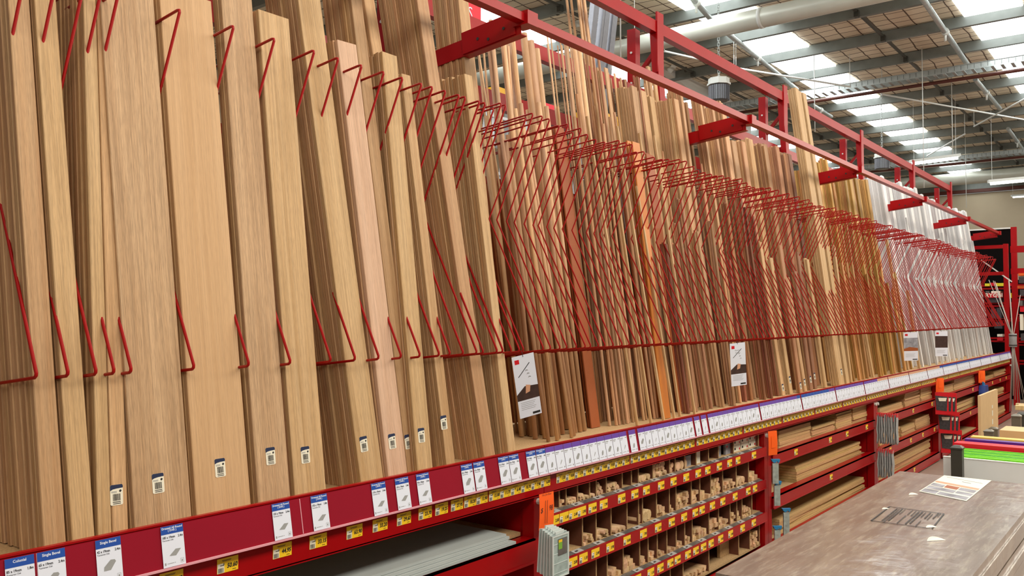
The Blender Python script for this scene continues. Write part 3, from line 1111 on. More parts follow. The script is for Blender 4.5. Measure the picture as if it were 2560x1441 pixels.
cl('deep brown panel strip right of the bright orange one', 'panel strip', 1590, 1622, 388, 3, 2.55, 2.7, 0.10, 0.012, 'mdfdark', name='panel_strip', lj=0.02, jit=0.003)
cl('square stick leaning in front of the orange strips', 'stick', 1500, 1640, 420, 6, 2.40, 2.44, 0.016, 0.016, 'oakyellow', name='square_stick', s=0.16, jit=0.03, lj=0.3)
cl('moulding edge in the fan before the pale boards', 'moulding', 1625, 1720, 410, 20, 2.52, 2.8, 0.018, 0.012, ['redwood', 'mould'], 'mould', 'moulding', lj=0.15)


def rowstacks(label, cat, group, X0, X1, pitch, m, w, t, ztop, mat, Yr=(2.45, 2.6), name='timber_board', kind='board', s=0.135, lj=0.06, jit=0.012):
    X0, X1 = X0 * 1.036, X1 * 1.036
    X = X0
    while X < X1:
        Yb = R.uniform(*Yr) + 0.10
        L0 = (ztop - ZB) * math.sqrt(1 + s * s) + R.uniform(-lj, lj)
        side = R.gauss(0, jit)
        mt = mat if isinstance(mat, str) else R.choice(mat)
        for j in range(m):
            o = link(name, board_mesh(w, t, round(L0 + R.uniform(-0.012, 0.012), 2), mt, kind), None,
                     mat=leanmat(X + R.uniform(-0.004, 0.004), Yb + j * (t * 1.02 + 0.001), ZB + t * 0.07, s, side))
            tag(o, label, cat, group)
            if j == 0 and mat != 'white' and w > 0.045 and R.random() < 0.4 and X < 9.5:
                link('barcode_label', STK, o, (R.uniform(-0.005, 0.005), -t / 2 - 0.0008, R.uniform(0.02, 0.10)))
        X += pitch * R.uniform(0.85, 1.15)


rowstacks('pale oak board in the big bundle under the middle of the front rail', 'board', 'pale bundle boards', 4.93, 5.5, 0.105, 7, 0.072, 0.019, 3.25, 'oak', lj=0.01)
rowstacks('narrow strip in the row reaching the second arm', 'strip', 'narrow strip row', 5.5, 6.35, 0.07, 5, 0.032, 0.014, 3.36, ['mould', 'dowel'], name='timber_strip')
rowstacks('medium board behind the second red arm', 'board', 'boards behind the second arm', 6.55, 7.9, 0.13, 6, 0.085, 0.018, 3.18, ['oak', 'mould'])
rowstacks('extra tall oak board rising above both red beams', 'board', 'extra tall boards', 7.62, 7.90, 0.11, 4, 0.085, 0.019, 3.79, 'oakyellow', Yr=(2.32, 2.34), lj=0.01, jit=0.002)
rowstacks('loose golden strip right of the extra tall boards', 'strip', 'loose golden strips', 8.05, 9.2, 0.11, 5, 0.05, 0.016, 3.22, 'gold', name='timber_strip', jit=0.04, lj=0.12)
rowstacks('mustard brown board before the white ones', 'board', 'mustard boards', 9.3, 10.6, 0.16, 6, 0.09, 0.018, 3.26, ['mustard', 'gold'])
rowstacks('white primed board at the far end of the rack', 'board', 'white primed boards', 10.75, 15.9, 0.42, 11, 0.13, 0.018, 3.42, 'white', Yr=(2.45, 2.56), name='primed_board', kind='rounded', lj=0.05, jit=0.01)
rowstacks('thin white primed moulding low at the far end', 'moulding', 'thin white mouldings', 10.8, 15.7, 0.3, 2, 0.03, 0.012, 2.7, 'white', Yr=(2.38, 2.42), name='primed_moulding', s=0.14, lj=0.3, jit=0.03)
# shorter pieces standing in front, behind the wires
rowstacks('short brown moulding standing low in front of the pale bundle', 'moulding', 'short brown mouldings', 4.9, 6.4, 0.12, 3, 0.03, 0.014, 2.35, ['mould', 'redwood', 'oak'], Yr=(2.37, 2.43), name='moulding', kind='mould', lj=0.4, jit=0.03)
rowstacks('short board standing low under the second arm', 'board', 'short boards under the second arm', 6.45, 7.5, 0.17, 2, 0.06, 0.016, 2.4, ['oak', 'mould', 'oakyellow'], Yr=(2.36, 2.40), lj=0.4, jit=0.03)
rowstacks('short golden piece standing in front of the golden strips', 'strip', 'short golden pieces', 7.9, 10.7, 0.17, 2, 0.04, 0.014, 2.3, ['gold', 'oakyellow', 'mustard'], Yr=(2.36, 2.42), name='timber_strip', lj=0.45, jit=0.05)

# aluminium sections and other goods standing in the next rack behind
for k, (a, b) in enumerate(((1470, 1500), (1494, 1512), (1500, 1528), (1520, 1552))):
    A0, A1 = onY(a - 22, 330, 4.2), onY(a + 18, -40, 4.2)
    mb = MB()
    for q in range(3):
        off = Vector((q * 0.03, 0.002 * q, 0))
        mb.beam(A0 + off, A1 + off, 0.026, 0.05, 'alu', up=Vector((0, 1, 0)))
    o = mb.build('aluminium_section')
    tag(o, 'grey aluminium section bundle leaning in the rack behind', 'metal section', 'aluminium sections behind')
for k, (px, py, T) in enumerate(((1274, 238, 9), (1366, 268, 10.5), (1524, 300, 7.5), (1620, 305, 9.5), (1725, 345, 9))):
    P = onT(px, py, T)
    t = thing('step_ladder', (P.x, P.y, 0), 'pale step ladder with a coloured cap standing far behind the rack', 'ladder', 'step ladders behind the rack')
    mb = MB()
    for sx in (-0.2, 0.2):
        mb.beam((sx * 1.3, 0, 0), (sx * 0.8, 0.1, P.z), 0.03, 0.08, 'ladder')
        mb.beam((sx * 1.3, 0.7, 0), (sx * 0.8, 0.14, P.z), 0.03, 0.06, 'ladder')
    mb.build('side_rail', t)
    mb = MB()
    for q in range(int(P.z / 0.3)):
        f = (q + 0.5) * 0.3 / P.z
        mb.box(-0.25, 0.25, 0.1 * f - 0.04, 0.1 * f + 0.04, f * P.z, f * P.z + 0.03, 'ladder')
    mb.build('tread', t)
    mb = MB()
    mb.box(-0.2, 0.2, 0.02, 0.24, P.z - 0.02, P.z + 0.06, 'capyellow' if k % 2 == 0 or k == 3 else 'redsheet')
    mb.build('top_cap', t)
mb = MB()
A = onY(1178, 28, 4.4)
mb.box(A.x - 0.6, A.x + 0.12, 4.4, 4.42, A.z - 0.11, A.z + 0.11, 'redsheet')
sg = mb.build('hanging_sign')
tag(sg, 'red sign with white lettering seen behind the rack at the top', 'sign')
tm = link('lettering', text_mesh('S.', 0.13, 'paper'), sg, (A.x, 4.397, A.z - 0.02))

# ================================================================== CARDS AND TICKETS ON THE FRONT BEAM
CW, CH = 0.067, 0.111


def card_base():
    mb = MB()
    mb.box(-CW / 2, CW / 2, -0.0006, 0, 0, CH, 'paper')
    return mb.mesh('product_card')


def header(mat):
    mb = MB()
    y = -0.0009
    mb.box(-CW / 2, CW / 2, y, -0.0006, CH * 0.80, CH, mat)
    return mb.mesh('header')


def drawing(kind):
    mb = MB()
    y = -0.001
    if kind == 0:    # bevelled block
        q = [(-0.016, 0.030), (-0.015, 0.040), (0.003, 0.056), (0.014, 0.055), (0.017, 0.050), (0.002, 0.030)]
    elif kind == 1:  # flat board
        q = [(-0.014, 0.030), (0.006, 0.046), (0.022, 0.045), (0.006, 0.028)]
    elif kind == 2:  # rod
        q = [(-0.006, 0.022), (-0.004, 0.030), (0.008, 0.046), (0.010, 0.040)]
    else:            # quarter round
        q = [(-0.008, 0.020), (-0.006, 0.034), (0.0, 0.042), (0.008, 0.044), (0.010, 0.034), (0.004, 0.022)]
    mb.poly([(a, y, b) for a, b in q], 'greyink')
    return mb.mesh('drawing')


def smallprint():
    mb = MB()
    y = -0.001
    for (a, b, z, h) in ((-0.030, -0.004, 0.078, 0.004), (0.014, 0.030, 0.079, 0.004), (-0.030, -0.010, 0.072, 0.002), (-0.024, 0.008, 0.010, 0.002), (0.02, 0.028, 0.008, 0.006)):
        mb.poly([(a, y, z), (b, y, z), (b, y, z + h), (a, y, z + h)], 'greyink')
    return mb.mesh('small_print')


CB = card_base()
HD = {k: header(k) for k in ('blue', 'purple', 'tan')}
DR = [drawing(k) for k in range(4)]
SP = smallprint()


def foot_print(o):
    mb = MB()
    y = -0.001
    for (a, b, z, h) in ((-0.029, -0.025, 0.006, 0.007), (-0.022, -0.002, 0.009, 0.0015), (0.0, 0.003, 0.009, 0.0015)):
        mb.poly([(a, y, z), (b, y, z), (b, y, z + h), (a, y, z + h)], 'greyink')
    for (a, b, z, h) in ((0.018, 0.028, 0.006, 0.0006), (0.018, 0.028, 0.017, 0.0006), (0.018, 0.0186, 0.006, 0.0115), (0.0274, 0.028, 0.006, 0.0115), (0.021, 0.025, 0.009, 0.005)):
        mb.poly([(a, y, z), (b, y, z), (b, y, z + h), (a, y, z + h)], 'greyink')
    mb.build('foot_print', o)


def card(X, head, dr, lab, group=None, title=None, size=None, length=None):
    o = link('product_card', CB, None, mat=leanmat(X, 2.2195, 0.985, 0.19))
    tag(o, lab, 'card', group)
    link('header', HD[head], o)
    link('drawing', DR[dr], o)
    if title:
        for k, tl in enumerate(title):
            zz = CH * 0.92 if len(title) == 1 else CH * (0.945 if k == 0 else 0.885)
            link('title_lettering', text_mesh(tl, 0.0092 if len(title) == 1 else 0.0080, 'paper', bold=0.0002), o, (0, -0.0012, zz))
        link('size_lettering', text_mesh(size, 0.0088, 'ink', 'LEFT', 0.0002, squeeze=0.85), o, (-0.031, -0.0012, 0.080))
        link('length_lettering', text_mesh(length, 0.0088, 'ink', 'RIGHT', 0.0002, squeeze=0.85), o, (0.031, -0.0012, 0.080))
        link('species_lettering', text_mesh('Tasmanian Oak', 0.0058, 'ink', 'LEFT', squeeze=0.9), o, (-0.031, -0.0012, 0.0725))
        foot_print(o)
    else:
        link('small_print', SP, o)
    return o


ORD = 'first second third fourth fifth sixth seventh eighth ninth tenth eleventh twelfth thirteenth fourteenth fifteenth sixteenth seventeenth eighteenth nineteenth twentieth twenty-first twenty-second twenty-third twenty-fourth twenty-fifth twenty-sixth twenty-seventh twenty-eighth twenty-ninth'.split()
near = ((15, 88, ['Colonial'], '85 x 19mm', '1.8m', 0), (95, 166, ['Single Bevel'], '65 x 19mm', '2.4m', 0), (241, 305, ['Single Bevel'], '42 x 19mm', '2.4m', 0),
        (401, 464, ['Dressed All Round', '( DAR )'], '185 x 19mm', '2.4m', 1), (681, 728, ['Dressed All Round', '( DAR )'], '135 x 19mm', '2.4m', 1),
        (778, 822, ['Dressed All Round', '( DAR )'], '135 x 19mm', '1.8m', 1), (928, 969, ['Dressed All Round', '( DAR )'], '110 x 19mm', '2.4m', 1),
        (988, 1026, ['Dressed All Round', '( DAR )'], '110 x 19mm', '1.8m', 1), (1040, 1078, ['Dressed All Round', '( DAR )'], '90 x 19mm', '2.4m', 1),
        (1152, 1186, ['Dressed All Round', '( DAR )'], '65 x 19mm', '2.4m', 0), (1183, 1216, ['Dressed All Round', '( DAR )'], '65 x 19mm', '1.8m', 0),
        (1246, 1275, ['Dressed All Round', '( DAR )'], '42 x 19mm', '2.4m', 0), (1272, 1301, ['Dressed All Round', '( DAR )'], '42 x 19mm', '1.8m', 0),
        (1315, 1343, ['Dressed All Round', '( DAR )'], '30 x 19mm', '2.4m', 0), (1340, 1367, ['Dressed All Round', '( DAR )'], '30 x 19mm', '1.8m', 0))
lastx = -9
for kk, (a, b, ti, sz, ln, dr) in enumerate(near):
    X = onY((a + b) / 2 + 1, 1400 - 0.2087 * a, 2.23).x
    X = max(X, lastx + CW + 0.001)
    lastx = X
    card(X, 'blue', dr, 'blue headed white card, %s from the left on the clear strip' % ORD[kk], None, ti, sz, ln)
X = lastx + 0.0705
k = 0
while X < 16.22:
    bay = 0 if X < 5.73 else (1 if X < 8.37 else (2 if X < 11.0 else (3 if X < 13.65 else 4)))
    head = ('purple', 'purple', 'tan', 'blue', 'purple')[bay]
    if bay == 1 and 6.3 < X < 7.0:
        head = 'blue'
    lab = ('white card with purple header on the strip above the bins', 'white card with purple or blue header on the strip right of the bins',
           'white card with tan header on the front strip below the golden timber', 'white card with blue header on the strip below the white boards',
           'white card with purple header on the farthest front strip')[bay]
    card(X, head, (3, 2, 3, 0)[k % 4] if X < 5.7 else (2, 3)[k % 2], lab, ('cards above the bins', 'cards right of the bins', 'tan headed cards', 'blue headed cards far off', 'farthest purple cards')[bay])
    k += 1
    X += 0.0705 if k % 11 else 0.092
    if k in (10, 20, 21):
        X += 0.02

TW, TH = 0.0715, 0.043


def ticket_mesh():
    mb = MB()
    mb.box(-TW / 2, TW / 2, -0.0008, 0, 0, TH, 'yellow')
    return mb.mesh('price_ticket')


def patch_mesh():
    mb = MB()
    mb.box(-TW / 2 + 0.001, -TW / 2 + 0.024, -0.0012, -0.0008, 0.001, TH * 0.66, 'cream')
    y = -0.0014
    x = -TW / 2 + 0.003
    rr = random.Random(5)
    while x < -TW / 2 + 0.021:
        b = rr.choice((0.0006, 0.001, 0.0016))
        mb.poly([(x, y, 0.002), (x + b, y, 0.002), (x + b, y, TH * 0.36), (x, y, TH * 0.36)], 'ink')
        x += b + rr.choice((0.0006, 0.001))
    mb.poly([(-TW / 2 + 0.010, y, TH * 0.5), (-TW / 2 + 0.022, y, TH * 0.5), (-TW / 2 + 0.022, y, TH * 0.55), (-TW / 2 + 0.010, y, TH * 0.55)], 'ink')
    return mb.mesh('barcode_patch')


def ticket_lines():
    mb = MB()
    y = -0.0011
    for a, b, z in ((-0.020, 0.012, 0.84), (-0.018, 0.010, 0.78)):
        mb.poly([(a, y, TH * z), (b, y, TH * z), (b, y, TH * (z + 0.03)), (a, y, TH * (z + 0.03))], 'ink')
    mb.poly([(0.016, y, TH * 0.1), (0.028, y, TH * 0.1), (0.028, y, TH * 0.14), (0.016, y, TH * 0.14)], 'ink')
    return mb.mesh('small_print')


TM, PM, TL = ticket_mesh(), patch_mesh(), ticket_lines()


def ticket(X, price, lab, group=None, z=0.920, y=2.2495, full=True):
    o = link('price_ticket', TM, None, (X, y, z))
    tag(o, lab, 'price ticket', group)
    link('barcode_patch', PM, o)
    link('price_lettering', text_mesh('$' + price if False else price, 0.0185, 'ink', 'RIGHT', 0.0006, 0.15, 0.86), o, (0.0325, -0.0016, TH * 0.42))
    if full:
        link('dollar_sign', text_mesh('$', 0.009, 'ink', 'RIGHT', 0.0002, 0.15), o, (-0.012 if len(price) > 4 else -0.003, -0.0016, TH * 0.58))
        link('small_print', TL, o)
    return o


last = -9
for kk, (a, b, p) in enumerate(((400, 460, '67.45'), (543, 597, '50.60'), (683, 729, '44.95'), (774, 817, '33.15'), (866, 906, '63.90'), (931, 969, '33.20'), (992, 1027, '29.60'),
                (1046, 1079, '23.70'), (1087, 1120, '19.25'), (1127, 1157, '27.95'), (1160, 1189, '18.20'), (1190, 1219, '13.90'), (1222, 1249, '15.00'), (1250, 1276, '11.75'),
                (1275, 1297, '6.40'), (1298, 1321, '10.70'), (1321, 1344, '7.90'), (1344, 1367, '6.00'), (1391, 1413, '1.50'), (1414, 1435, '9.00'), (1437, 1457, '5.70'),
                (1458, 1478, '8.40'), (1478, 1498, '12.80'), (1498, 1516, '14.80'), (1516, 1534, '19.50'), (1536, 1553, '34.30'), (1553, 1571, '22.00'), (1577, 1594, '44.00'))):
    X = max(onY((a + b) / 2, 1300, 2.25).x, last + TW + 0.0005)
    last = X
    ticket(X, p, 'yellow price ticket reading %s, %s from the left on the long red beam' % (p, ORD[kk]))
X += 0.074
PR = ['10.80', '7.90', '8.20', '19.40', '3.95', '9.60']
k = 0
while X < 16.25:
    bay = 0 if X < 5.76 else (1 if X < 8.4 else 2)
    ticket(X, PR[k % 6], ('yellow price ticket under the purple cards above the bins', 'yellow price ticket on the beam right of the bins', 'tiny yellow price ticket on the far part of the long beam')[bay],
           ('tickets above the bins', 'tickets right of the bins', 'far beam tickets')[bay], full=X < 5.8)
    k += 1
    X += 0.0735 if k % 9 else 0.10

for ti, pxs in enumerate(((1386, 1410, 1433, 1453, 1481, 1509, 1554, 1587, 1616, 1653, 1684, 1716, 1746, 1770, 1799, 1825, 1846, 1886),
                          (1432, 1458, 1488, 1525, 1567, 1608, 1645, 1679, 1710, 1738, 1755, 1781, 1807, 1838, 1871, 1888),
                          (1593, 1626, 1650, 1675, 1693, 1719, 1739, 1758, 1777, 1801, 1826, 1856, 1884))):
    last = -9
    for j, px in enumerate(pxs):
        X = max(onY(px, 1300, 2.246).x, last + TW)
        last = X
        if X < bx1 - 0.03:
            ticket(X, (['2.00', '1.10', '2.40', '3.90'] + PR)[j % 10], 'yellow price ticket on the %s red bin front' % ('top', 'second', 'third')[ti],
                   ('tickets on the top bin front', 'tickets on the second bin front', 'tickets on the third bin front')[ti], z=TIER[ti][1] + 0.003, y=2.2455, full=False)
for px, py, zz in ((1991, 1120, 0.66), (2077, 1097, 0.66), (2119, 1082, 0.66), (2168, 1065, 0.66), (2079, 1190, 0.362), (2225, 1042, 0.66), (2284, 1021, 0.66), (2331, 1005, 0.66),
                   (2227, 1118, 0.362), (2278, 1094, 0.362), (2308, 1080, 0.362), (2337, 1066, 0.362), (2382, 988, 0.66), (2433, 970, 0.66), (2427, 1025, 0.362), (2482, 952, 0.66), (2501, 945, 0.66), (2516, 940, 0.66), (2287, 1174, 0.04), (2413, 1098, 0.04)):
    X = onY(px, py, 2.245).x
    ticket(X, R.choice(PR), 'yellow price ticket on a lower shelf beam below the far strips', 'tickets on the lower shelf beams', z=zz, y=2.2485, full=False)

# ================================================================== BIN BAY
DV = ((1391, 1408, 1437, 1467, 1484, 1509, 1549, 1572, 1589.5, 1626, 1668, 1682, 1706, 1735, 1766, 1791, 1829, 1892),
      (1449, 1483, 1520.5, 1560.6, 1589.5, 1599.5, 1634.6, 1667, 1683.5, 1722, 1743.6, 1771, 1801, 1835, 1866, 1895),
      (1483, 1510.5, 1550.6, 1592, 1613, 1636, 1660, 1683.5, 1705, 1723.6, 1766, 1790, 1819, 1836, 1849, 1874),
      (1640, 1668, 1700, 1765, 1840, 1868, 1892))
CONT = (
    (('f', .010, 2), ('r', .007, 2), ('r', .009, 2), ('r', .009, 1), ('r', .011, 3), ('r', .011, 2), None, None, ('r', .016, 1), ('r', .013, 5), ('r', .015, 3), ('r', .026, 1), ('r', .024, 1), None, None, None, None),
    (('f', .010, 3), ('r', .011, 2), ('r', .013, 1), None, ('r', .026, 2), ('r', .028, 1), ('f', .014, 3), ('f', .012, 2), ('f', .014, 4), ('f', .016, 3), ('f', .016, 2), ('f', .014, 5), ('f', .013, 3), ('r', .022, 1), ('f', .020, 2)),
    (None, ('f', .014, 2), ('f', .016, 3), ('f', .012, 3), ('f', .014, 2), ('f', .010, 2), ('f', .010, 1), ('f', .009, 2), ('f', .012, 3), ('f', .014, 3), ('f', .018, 4), ('f', .014, 3), ('f', .015, 3), ('f', .012, 3), ('f', .012, 4)),
    (None, None, ('f', .014, 2), None, None, ('f', .014, 5)))
_sm = {}


def stick_mesh(kind, r, L):
    key = (kind, r, L)
    if key not in _sm:
        mb = MB()
        if kind == 'r':
            mb.tube([(0, 0, 0), (0, L, 0)], r, 'pinelog', 10)
        else:
            mb.box(-r, r, 0, L, -r * 0.7, r * 0.7, 'pinelog')
        _sm[key] = mb.mesh('timber_stick', kind == 'r')
    return _sm[key]


for ti, dv in enumerate(DV):
    zt = TIER[ti][0]
    top = 0.875 if ti == 0 else TIER[ti - 1][1] - 0.02
    xs = [onY(p, 1250, 2.31).x for p in dv]
    for x in xs:
        if x > bx1 - 0.01:
            continue
        mb = MB()
        mb.box(x - 0.002, x + 0.002, 2.296, 3.1, zt + 0.004, top - 0.004, 'divider')
        d = part(mb, 'bin_divider')
        mb = MB()
        mb.box(x - 0.0024, x + 0.0024, 2.292, 2.2965, zt + 0.004, top - 0.004, 'particle')
        mb.build('pale_front_edge', d)
    mb = MB()
    mb.box(bx0, bx1, 2.30, 3.15, top - 0.004, top + 0.006, 'divider')
    d = part(mb, 'bin_top_board')
    # tilted card ledge with grey picture strips and white cards
    x = bx0 + 0.003
    q = 0
    while x < bx1 - 0.05 and ti < 3:
        wd = 0.115 if q % 2 else 0.075
        mb = MB()
        mb.hexa([(0, 0, 0), (wd - 0.002, 0, 0), (wd - 0.002, 0, 0.001), (0, 0, 0.001),
                 (0, 0.028, 0.006), (wd - 0.002, 0.028, 0.006), (wd - 0.002, 0.028, 0.007), (0, 0.028, 0.007)], 'greycard' if q % 2 else 'ledgepale')
        o = mb.build('ledge_card')
        o.location = (x, 2.256, zt + 0.001)
        tag(o, '%s picture card lying on the sloping ledge of the %s bin tier' % ('grey' if q % 2 else 'pale', ('top', 'second', 'third')[ti]), 'card', ('grey ' if q % 2 else 'pale ') + ('top', 'second', 'third')[ti] + ' ledge cards')
        if not q % 2:
            mb = MB()
            mb.poly([(wd * 0.2, 0.009, 0.0034), (wd * 0.5, 0.009, 0.0034), (wd * 0.5, 0.018, 0.0054), (wd * 0.2, 0.018, 0.0054)], 'ink')
            mb.build('print_mark', o)
        x += wd
        q += 1
    for ci, c in enumerate(CONT[ti]):
        if not c or ci + 1 >= len(xs):
            continue
        kind, r, layers = c
        a, b = xs[ci] + 0.004 + r, xs[ci + 1] - 0.004 - r
        if b < a:
            a = b = (a + b) / 2
        nmax = int((b - a) / (2.06 * r)) + 1
        hgt = 2.0 * r if kind == 'r' else 1.4 * r
        for ly in range(layers):
            nn = nmax - (ly % 2 if kind == 'r' else 0) - (R.randint(0, 2) if ly == layers - 1 and layers > 1 else 0)
            for j in range(max(1, nn)):
                x = a + (r if ly % 2 and kind == 'r' else 0) + j * 2.06 * r
                if x > b + 0.001:
                    break
                z = zt + 0.005 + hgt / 2 + ly * hgt * (0.88 if kind == 'r' else 1.03)
                o = link('short_dowel' if kind == 'r' else 'timber_stick', stick_mesh(kind, r, 0.6), None, (x, 2.288 + R.uniform(0, 0.028), z))
                nm = 'round dowel end' if kind == 'r' else 'flat stick end'
                tag(o, '%s lying in the %s tier of bins' % ('pale ' + nm, ('top', 'second', 'third', 'lowest')[ti]), 'stick', ('dowel ends ' if kind == 'r' else 'flat stick ends ') + ('top', 'second', 'third', 'lowest')[ti] + ' tier')
# loose pieces poking out over the ledge
for (px, py, L, r, rz, lab) in ((1640, 1165, 0.14, .011, 0.7, 'dowel lying crosswise on the dowel pile in the top tier'), (1480, 1352, 0.30, .012, 0.95, 'stick with white paper band lying across the second tier'),
                                (1660, 1277, 0.28, .008, 0.9, 'flat stick lying slantwise across the second tier ledge')):
    P = onY(px, py, 2.34)
    o = link('timber_stick', stick_mesh('r' if r > .01 else 'f', r, L), None, mat=Matrix.Translation(P) @ Matrix.Rotation(rz, 4, 'Z'))
    tag(o, lab, 'stick')
# packets and small boxes at the right of the top tier
for (a, b, y0, y1, kind, lab) in ((1708, 1727, 1122, 1160, 0, 'grey picture packet standing in the top bin tier'), (1740, 1750, 1112, 1140, 1, 'narrow cream card in the top bin tier'),
                                  (1792, 1802, 1100, 1135, 0, 'narrow grey packet in the top bin tier'), (1814, 1828, 1093, 1130, 0, 'pale picture packet right of the narrow grey one')):
    A, B = onY(a, y1, 2.315), onY(b, y0 + 6, 2.315)
    mb = MB()
    mb.box(A.x, B.x, 2.315, 2.33, zt + 0 if False else 0.792, 0.792 + (B.z - A.z if B.z - A.z > 0.05 else 0.07), 'photo' if kind == 0 else 'cream')
    o = mb.build('packet')
    tag(o, lab, 'packet')
    if kind == 0:
        mb = MB()
        mb.box(A.x + 0.01, A.x + 0.03, 2.3135, 2.3149, 0.835, 0.848, 'packred')
        mb.build('red_mark', o)
for r_ in range(2):
    for c_ in range(3):
        x = onY(1834 + c_ * 19, 1110, 2.315).x
        x2 = onY(1851 + c_ * 19, 1110, 2.315).x
        z = 0.792 + r_ * 0.042
        mb = MB()
        mb.box(x, x2, 2.315, 2.42, z, z + 0.041, 'cream')
        o = mb.build('small_box')
        tag(o, '%s small white box, %s of three at the right of the top tier' % (('lower', 'upper')[r_], ('left', 'middle', 'right')[c_]), 'box')
        mb = MB()
        mb.box(x + 0.012, x + 0.03, 2.3136, 2.3149, z + 0.012, z + 0.026, 'ink')
        mb.build('black_picture', o)
        mb = MB()
        mb.tube([(x2 - 0.016, 2.315, z + 0.014), (x2 - 0.016, 2.3136, z + 0.014)], 0.008, 'packred', 12)
        mb.build('red_dot', o)
# grey back boards in the lowest tier
for (a, b, m_, lab) in ((1800, 1825, 'particle', 'pale brown board standing in the lowest bin'), (1825, 1832, 'cream', 'white edged board standing in the lowest bin')):
    A, B = onY(a, 1400, 2.36).x, onY(b, 1400, 2.36).x
    mb = MB()
    mb.box(A, B, 2.36, 2.38, 0.13, 0.262, m_)
    tag(mb.build('board_offcut'), lab, 'board')

# ================================================================== STACKED PANELS ON THE LOWER SHELVES


def slabs(pa, pb, zt, n, th, lab, y1=2.95, mat='pine', yf=2.325, loose=0.0, name='pine_plank'):
    a, b = onY(pa, 1100, yf).x, onY(pb, 1100, yf).x
    a, b = a + 0.006, b - 0.006
    me = None
    z = zt
    for k in range(n):
        L = b - a
        if me is None:
            mb = MB()
            mb.bev(-L / 2, L / 2, 0, y1 - yf, 0, th - 0.001, mat, 0.002)
            me = mb.mesh(name)
        rz = R.uniform(-0.012, 0.012) + (R.uniform(-loose, loose) if loose else 0)
        o = link(name, me, None, mat=Matrix.Translation(((a + b) / 2, yf + R.uniform(-0.006, 0.006) + abs(rz) * L / 2, z)) @ Matrix.Rotation(rz, 4, 'Z'))
        pos = 'topmost' if k == n - 1 else 'lower'
        if k == n - 1:
            tag(o, 'topmost ' + lab, 'panel')
        else:
            tag(o, 'lower ' + lab, 'panel', lab)
        z += th + 0.0006


ZA, ZBm, ZC = 0.709, 0.414, 0.089
slabs(1948, 2028, ZA, 5, 0.026, 'pine panel in the leftmost stack right of the bins')
slabs(2030, 2088, ZA, 4, 0.021, 'pine panel in the low second stack right of the bins')
slabs(2092, 2131, ZA, 7, 0.019, 'pine panel in the tall third stack right of the bins')
slabs(2133, 2176, ZA, 7, 0.021, 'pine panel in the fourth stack right of the bins')
slabs(1990, 2152, ZBm, 6, 0.020, 'pine board in the broad stack on the middle shelf right of the bins')
slabs(1948, 2160, ZC, 5, 0.022, 'long pine board on the floor shelf right of the bins', loose=0.01)
slabs(2200, 2258, ZA, 2, 0.035, 'wide pine panel in the low stack behind the grey gloves')
slabs(2263, 2301, ZA, 8, 0.018, 'pine panel in the untidy stack of the second open bay', loose=0.02)
slabs(2304, 2332, ZA, 7, 0.022, 'pine panel in the neat square stack of the second open bay')
slabs(2198, 2250, ZBm, 5, 0.024, 'pine panel below the upper grey gloves')
slabs(2254, 2288, ZBm, 4, 0.024, 'pine panel in the middle stack of the second open bay')
slabs(2290, 2326, ZBm, 6, 0.021, 'pine panel in the right stack of the second open bay')
slabs(2212, 2326, ZC, 7, 0.024, 'long pine board on the floor shelf of the second open bay', loose=0.008)
slabs(2358, 2386, ZA, 5, 0.022, 'pine panel right of the middle orange tag')
slabs(2388, 2446, ZA, 6, 0.027, 'thick pine panel in the neat dark lined stack')
slabs(2362, 2446, ZBm, 5, 0.026, 'pine panel behind the red hanging packs', loose=0.01)
slabs(2366, 2440, ZC, 1, 0.02, 'pale brown sheet lying alone on a floor shelf', mat='particle')
slabs(2460, 2486, ZA, 2, 0.03, 'pine panel left in the farthest bay')
slabs(2489, 2517, ZA, 5, 0.02, 'pine panel right in the farthest bay')
slabs(2466, 2512, ZBm, 5, 0.02, 'pine panel on the middle shelf of the farthest bay')
slabs(2466, 2514, ZC, 4, 0.03, 'dark edged pine panel on the floor shelf of the farthest bay')
# grey sheets under the near strip
for k in range(4):
    mb = MB()
    mb.box(-2.35, 0, 0, 0.62, 0, 0.011, 'lightgrey')
    o = mb.build('grey_sheet')
    o.matrix_world = Matrix.Translation((2.93 - 0.03 * (k == 1) - 0.015 * k, 2.262 + 0.006 * k, 0.706 + k * 0.0125)) @ Matrix.Rotation(-0.006 * k, 4, 'Z')
    tag(o, '%s pale grey sheet of the stack below the price strip' % ('lowest', 'second lowest', 'second from top', 'topmost')[k], 'sheet')
mb = MB()
mb.box(0, 0.1, 0, 0.5, 0, 0.016, 'particle')
o = mb.build('board_offcut')
o.location = (2.95, 2.33, 0.706)
tag(o, 'small brown board end beside the pale grey sheets', 'board')

# ================================================================== THINGS HANGING ON THE RACK


